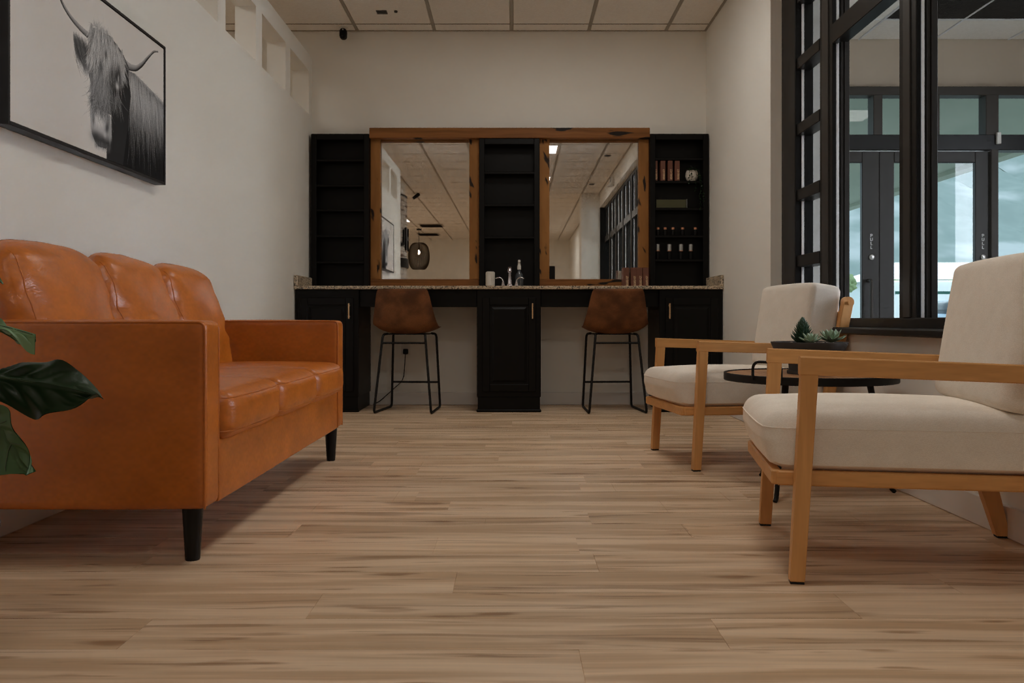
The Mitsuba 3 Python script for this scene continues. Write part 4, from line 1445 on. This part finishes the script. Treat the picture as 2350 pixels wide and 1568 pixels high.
    for cx, cy, wx, wy, v in ((.445, .185, .006, .030, .42), (.530, .155, .010, .020, .45), (.492, .232, .028, .032, .68), (.565, .16, .006, .05, .30)):
        wgt = np.exp(-((sx - cx) / wx) ** 2 - ((sy - cy) / wy) ** 2)
        im[:] = im * (1 - wgt * .8) + v * wgt * .8
    for _ in range(200):
        hair(.46 + .11 * g.random(), .10 - .03 * g.random(), g.normal() * .3, -1, .012 + .012 * g.random(), .05 + .1 * g.random(), .7, 0, .6)
    # face hair below the forelock
    for _ in range(900):
        x0 = .435 + .13 * g.random()
        y0 = .62 - .30 * g.random()
        v = .05 + .40 * g.random() ** 1.6 * (1 if x0 < .55 else .55)
        hair(x0, y0, g.normal() * .25 - .05, -1, .03 + .05 * g.random(), v, .9, g.normal() * .3, .7)
    for _ in range(220):
        x0 = .445 + .11 * g.random()
        hair(x0, .40 - .09 * g.random(), .6 * g.normal(), -.8, .03 + .02 * g.random(), .04 + .3 * g.random() ** 2, .9, g.normal() * .8, .7)
    # forelock: pale strands falling from the crown, parted left and right
    for _ in range(2300):
        u = g.random()
        x0 = .432 + .225 * u
        crown = .775 + .058 * math.sin(math.pi * min(1, .15 + u * .95)) + .012 * math.sin(u * 40)
        y0 = crown - .015 * g.random() - .20 * g.random() ** 1.8
        if x0 > .575:
            y0 = max(y0, .665 + .10 * (x0 - .575))
        lean = (u - .38) * .85 * (1.3 - y0)
        v = .20 + .52 * g.random() ** .8
        if g.random() < .28 + .3 * max(0, .66 - y0):
            v = .02 + .06 * g.random()
        hair(x0, y0, lean + g.normal() * .10, -1, .030 + .055 * g.random(), v, .9, g.normal() * .25 + (u - .5) * .2, .8)
    for _ in range(70):
        u = g.random()
        hair(.445 + .20 * u, .74 - .05 * g.random(), (u - .40) * .6, -1, .10 + .05 * g.random(), .30 + .2 * g.random(), .8, g.normal() * .1, .6)
    for _ in range(200):
        u = g.random()
        hair(.44 + .20 * u, .50 - .08 * g.random(), (u - .5) * .6, -1, .03 + .05 * g.random(), .05 + .34 * g.random(), .8, g.normal() * .3, .7)
    for _ in range(150):
        x0 = .445 + .13 * g.random()
        y0 = .805 + .025 * math.sin((x0 - .44) * 24)
        hair(x0, y0 - .01, g.normal() * .9, .5, .010 + .016 * g.random(), .25 + .2 * g.random(), .7, g.normal() * .8, .6)
    for cx, cy, wx, wy in ((.535, .672, .010, .030), (.505, .575, .014, .045), (.575, .56, .016, .055), (.63, .60, .014, .07)):
        wgt = np.exp(-((sx - cx) / wx) ** 2 - ((sy - cy) / wy) ** 2)
        im[:] = im * (1 - wgt * .75) + .04 * wgt * .75
    # eye
    for cx, cy, wx, wy, v in ((.618, .575, .034, .06, .015), (.618, .512, .012, .022, .55), (.626, .565, .005, .025, .40), (.416, .56, .006, .025, .55)):
        wgt = np.exp(-((sx - cx) / wx) ** 2 - ((sy - cy) / wy) ** 2)
        im[:] = im * (1 - wgt * .9) + v * wgt * .9
    return np.clip(im, .012, .9)


PY_0, PY_1, PZ_0, PZ_1, PXF = 2.62, 3.775, 1.283, 1.868, -1.540
W_, H_ = 700, 360
art = paint_cow(W_, H_)
yy, zz_ = np.meshgrid(np.linspace(PY_0, PY_1, W_), np.linspace(PZ_0, PZ_1, H_), indexing='xy')
V = np.stack([np.full(yy.size, PXF - .004), yy.ravel(), zz_.ravel()], 1)
idx = np.arange(H_ * W_).reshape(H_, W_)
F = np.concatenate([np.stack([idx[:-1, :-1], idx[:-1, 1:], idx[1:, 1:]], -1).reshape(-1, 3), np.stack([idx[:-1, :-1], idx[1:, 1:], idx[1:, :-1]], -1).reshape(-1, 3)])
col = art.ravel()[:, None] * np.array([1.0, .972, .935])
pf = thing('framed_print', 'large black framed canvas of a shaggy horned cow on the left wall', 'picture')
put('canvas', trimesh.Trimesh(V, F, process=False), 'm_print', pf, color=col, label='black and white print of a highland cow')
t_ = .011
put('frame', cat(box(XL + .001, PXF, PY_0 - t_ - .003, PY_0 - .002, PZ_0 - t_ - .003, PZ_1 + t_ + .003, .0015), box(XL + .001, PXF, PY_1 + .002, PY_1 + t_ + .003, PZ_0 - t_ - .003, PZ_1 + t_ + .003, .0015),
                 box(XL + .001, PXF, PY_0 - .003, PY_1 + .003, PZ_0 - t_ - .003, PZ_0 - .002, .0015), box(XL + .001, PXF, PY_0 - .003, PY_1 + .003, PZ_1 + .002, PZ_1 + t_ + .003, .0015)), 'm_metal_black', pf)
put('stretcher', box(XL + .002, PXF - .006, PY_0, PY_1, PZ_0, PZ_1, .001), 'm_metal_black', pf)

# ------------------------------------------------------------------ what the mirrors show behind the camera
bk = thing('brick_column', 'round column of whitewashed brick behind the camera, seen in the left mirror', 'column')
BX, BY, BR, BH = -2.55, -.95, .70, 2.745
put('core', lathe([(0, 0), (BR - .012, 0), (BR - .012, BH), (0, BH)], 64, (BX, BY, 0)), 'm_mortar', bk, smooth=30)
bl = []
n_b = 21
da = 2 * math.pi / n_b
for row in range(36):
    z0 = .004 + row * .0758
    for q in range(n_b):
        a = (q + .5 * (row % 2)) * da
        w = BR * da - .011
        b = plain(-.018, .006 + .005 * rng.random(), -w / 2, w / 2, z0, z0 + .0655)
        v = np.array(b.vertices)
        v[:, 0] += BR - .008
        c_, s_ = math.cos(a), math.sin(a)
        b.vertices = np.stack([BX + v[:, 0] * c_ - v[:, 1] * s_, BY + v[:, 0] * s_ + v[:, 1] * c_, v[:, 2]], 1)
        bl.append(b)
put('bricks', cat(bl), 'm_brick', bk, kind='stuff')
put('top_trim', lathe([(0, BH), (BR + .008, BH), (BR + .008, BH + .016), (0, BH + .016)], 64, (BX, BY, 0)), 'm_frame_black', bk, smooth=30)
put('upper_drum', lathe([(0, BH + .016), (BR - .03, BH + .016), (BR - .03, ZC), (0, ZC)], 64, (BX, BY, 0)), 'm_wall', bk, smooth=30)


def wrap(m, a0):
    """bends flat lettering (x along, y up) around the column, starting at the angle a0 and running against it"""
    v = np.array(m.vertices)
    a = a0 + v[:, 0] / (BR + .02)
    r = BR + .012 + v[:, 2]
    m = m.copy()
    m.vertices = np.stack([BX + r * np.cos(a), BY + r * np.sin(a), v[:, 1]], 1)
    return m


sg = thing('wall_sign', 'black letters around the brick column, seen in the left mirror', 'sign')
ang = math.radians(-12)
for ch, hgt, zb in (('H', .36, 1.84), ('U', .26, 1.90), ('G', .26, 1.92), ('R', .26, 1.94)):
    m = meshkit.text_mesh(ch, hgt, .02, bold=True)
    m.apply_translation((-m.bounds[0, 0], zb - m.bounds[0, 1], 0))
    w = m.bounds[1, 0]
    m = m.subdivide_to_size(.08) if len(m.faces) < 4000 else m
    put('letter', wrap(m, ang), 'm_black', sg)
    ang += (w + .03) / BR
m = plain(0, .62, 1.55, 1.70, 0, .02)
m = m.subdivide().subdivide().subdivide()
put('bar', wrap(m, math.radians(-18)), 'm_black', sg)

pn = thing('pendant_lamp', 'dark woven basket pendant lamp behind the camera, seen in the left mirror', 'pendant lamp')
LX, LY, LZ = -2.46, -7.95, 2.27
put('canopy', lathe([(0, ZC - .03), (.06, ZC - .025), (.065, ZC + .001), (0, ZC + .001)], 24, (LX, LY, 0)), 'm_metal_black', pn, smooth=40)
put('cord', tube([(LX, LY, ZC - .02), (LX, LY, 2.44)], .006, 8), 'm_metal_black', pn)
prof = [(.245 * math.sin(math.acos(max(-1, min(1, c)))) ** .62 + .02, .345 * c) for c in np.linspace(-.93, .97, 22)]
hoops, ribs = [], []
for r, z in prof:
    hoops.append(tube([(LX + r * math.cos(a), LY + r * math.sin(a), LZ + z) for a in np.linspace(0, 2 * math.pi, 40, endpoint=False)], .0062, 5, closed=True))
for q in range(36):
    a = q * 2 * math.pi / 36
    ribs.append(tube([(LX + r * math.cos(a), LY + r * math.sin(a), LZ + z) for r, z in prof], .0055, 5))
put('shade', cat(hoops + ribs), 'm_wicker', pn, kind='stuff', label='dark woven wicker shade')
d = mikit.ply(lathe([(0, -.06), (.02, -.05), (.034, -.02), (.034, .01), (.022, .04), (.014, .06), (0, .062)], 20, (LX, LY, LZ + .10)), 'm_white', smooth=True)
d['emitter'] = {'type': 'area', 'radiance': rgb(16, 10, 5)}
scene[pn + '__bulb'] = d
put('socket', lathe([(0, .16), (.016, .16), (.016, .23), (0, .23)], 14, (LX, LY, LZ)), 'm_metal_black', pn)

for x, y, lab in ((-2.06, -7.1, 'dark square ceiling vent before the pendant lamp, in the mirror'), (-2.35, -9.2, 'dark square ceiling vent behind the pendant lamp, in the mirror')):
    vk = thing('ceiling_vent', lab, 'ceiling vent')
    put('frame', box(x - .29, x + .29, y - .29, y + .29, ZC - .012, ZC + .004, .006), 'm_grid', vk)
    put('slats', cat([rot(box(x - .25, x + .25, y - .012, y + .012, ZC - .020, ZC - .016, .001), [1, 0, 0], 35, (x, y, ZC - .018)).apply_translation((0, -.22 + .055 * q, 0)) for q in range(9)]), 'm_black', vk, kind='stuff')
for i, (x, y) in enumerate(((1.29, 1.60), (1.29, -.90))):
    single('sprinkler_cover', lathe([(0, -.010), (.040, -.010), (.046, -.002), (.046, .003), (0, .003)], 24, (x, y, ZC)), 'm_bronze', ('larger dark round cover in the ceiling by the windows, upper one in the right mirror', 'smaller dark round cover in the ceiling by the windows, lower one in the right mirror')[i], 'ceiling cover', 'covers in the ceiling by the windows', smooth=40)
for i, (y, lab) in enumerate(((.25, 'white alarm strobe high on the window wall, nearer one in the mirror'), (-4.6, 'white alarm strobe high on the window wall, farther one in the mirror'))):
    ak = thing('alarm_strobe', lab, 'alarm')
    put('case', cushion((.05, .12, .15), .018, n=11).apply_translation((XR - .026, y, 2.83)), 'm_white', ak, smooth=40)
    put('lens', tube([(XR - .052, y + .035 * math.cos(a), 2.845 + .035 * math.sin(a)) for a in np.linspace(-2.2, 2.2, 14)], .006, 6), 'm_black', ak)
    put('speaker', lathe([(0, 0), (.05, 0), (.055, .02), (0, .03)], 20, (XR - .058, y, 2.735)), 'm_white', ak, smooth=40)
single('spotlight', rot(lathe([(0, -.07), (.028, -.07), (.032, .07), (0, .07)], 18), [1, 1, 0], 55).apply_translation((-1.80, -1.9, ZC - .055)), 'm_black', 'small black spotlight under the ceiling by the brick column, in the mirror', 'spotlight', smooth=40)
ck = thing('security_camera', 'small black security camera at the far end of the room, in the right mirror', 'camera')
put('head', rot(cushion((.07, .10, .13), .03, n=11), [1, 0, 0], 25).apply_translation((.42, Y0 + .12, 2.80)), 'm_black', ck, smooth=True)
put('mount', tube([(.42, Y0, 2.84), (.42, Y0 + .08, 2.82)], .02, 10), 'm_white', ck)
dk = struct_group('door_3', 'black framed door beyond the white pillar')
put('leaf', box(1.50, 1.545, -5.6, -4.55, 0, 2.15, .004), 'm_black', dk)
put('frame', cat(box(1.44, XR, -5.70, -5.60, 0, 2.25, .004), box(1.44, XR, -4.55, -4.45, 0, 2.25, .004), box(1.44, XR, -5.70, -4.45, 2.15, 2.25, .004)), 'm_black', dk)
sg2 = thing('display_cabinet', 'black upright display cabinet at the far end of the room, in the right mirror', 'cabinet')
put('body', box(.56, .92, -6.9, -6.4, .04, 1.93, .01), 'm_black', sg2)
put('plinth', box(.58, .90, -6.88, -6.42, 0, .045, .004), 'm_black', sg2)
put('bracket', cat(tube(fillet([(.57, -6.6, 1.86), (.44, -6.6, 1.62), (.44, -6.6, .02)], .05), .025, 10), tube([(.50, -6.6, 1.60), (.50, -6.6, .02)], .015, 8)), 'm_black', sg2)
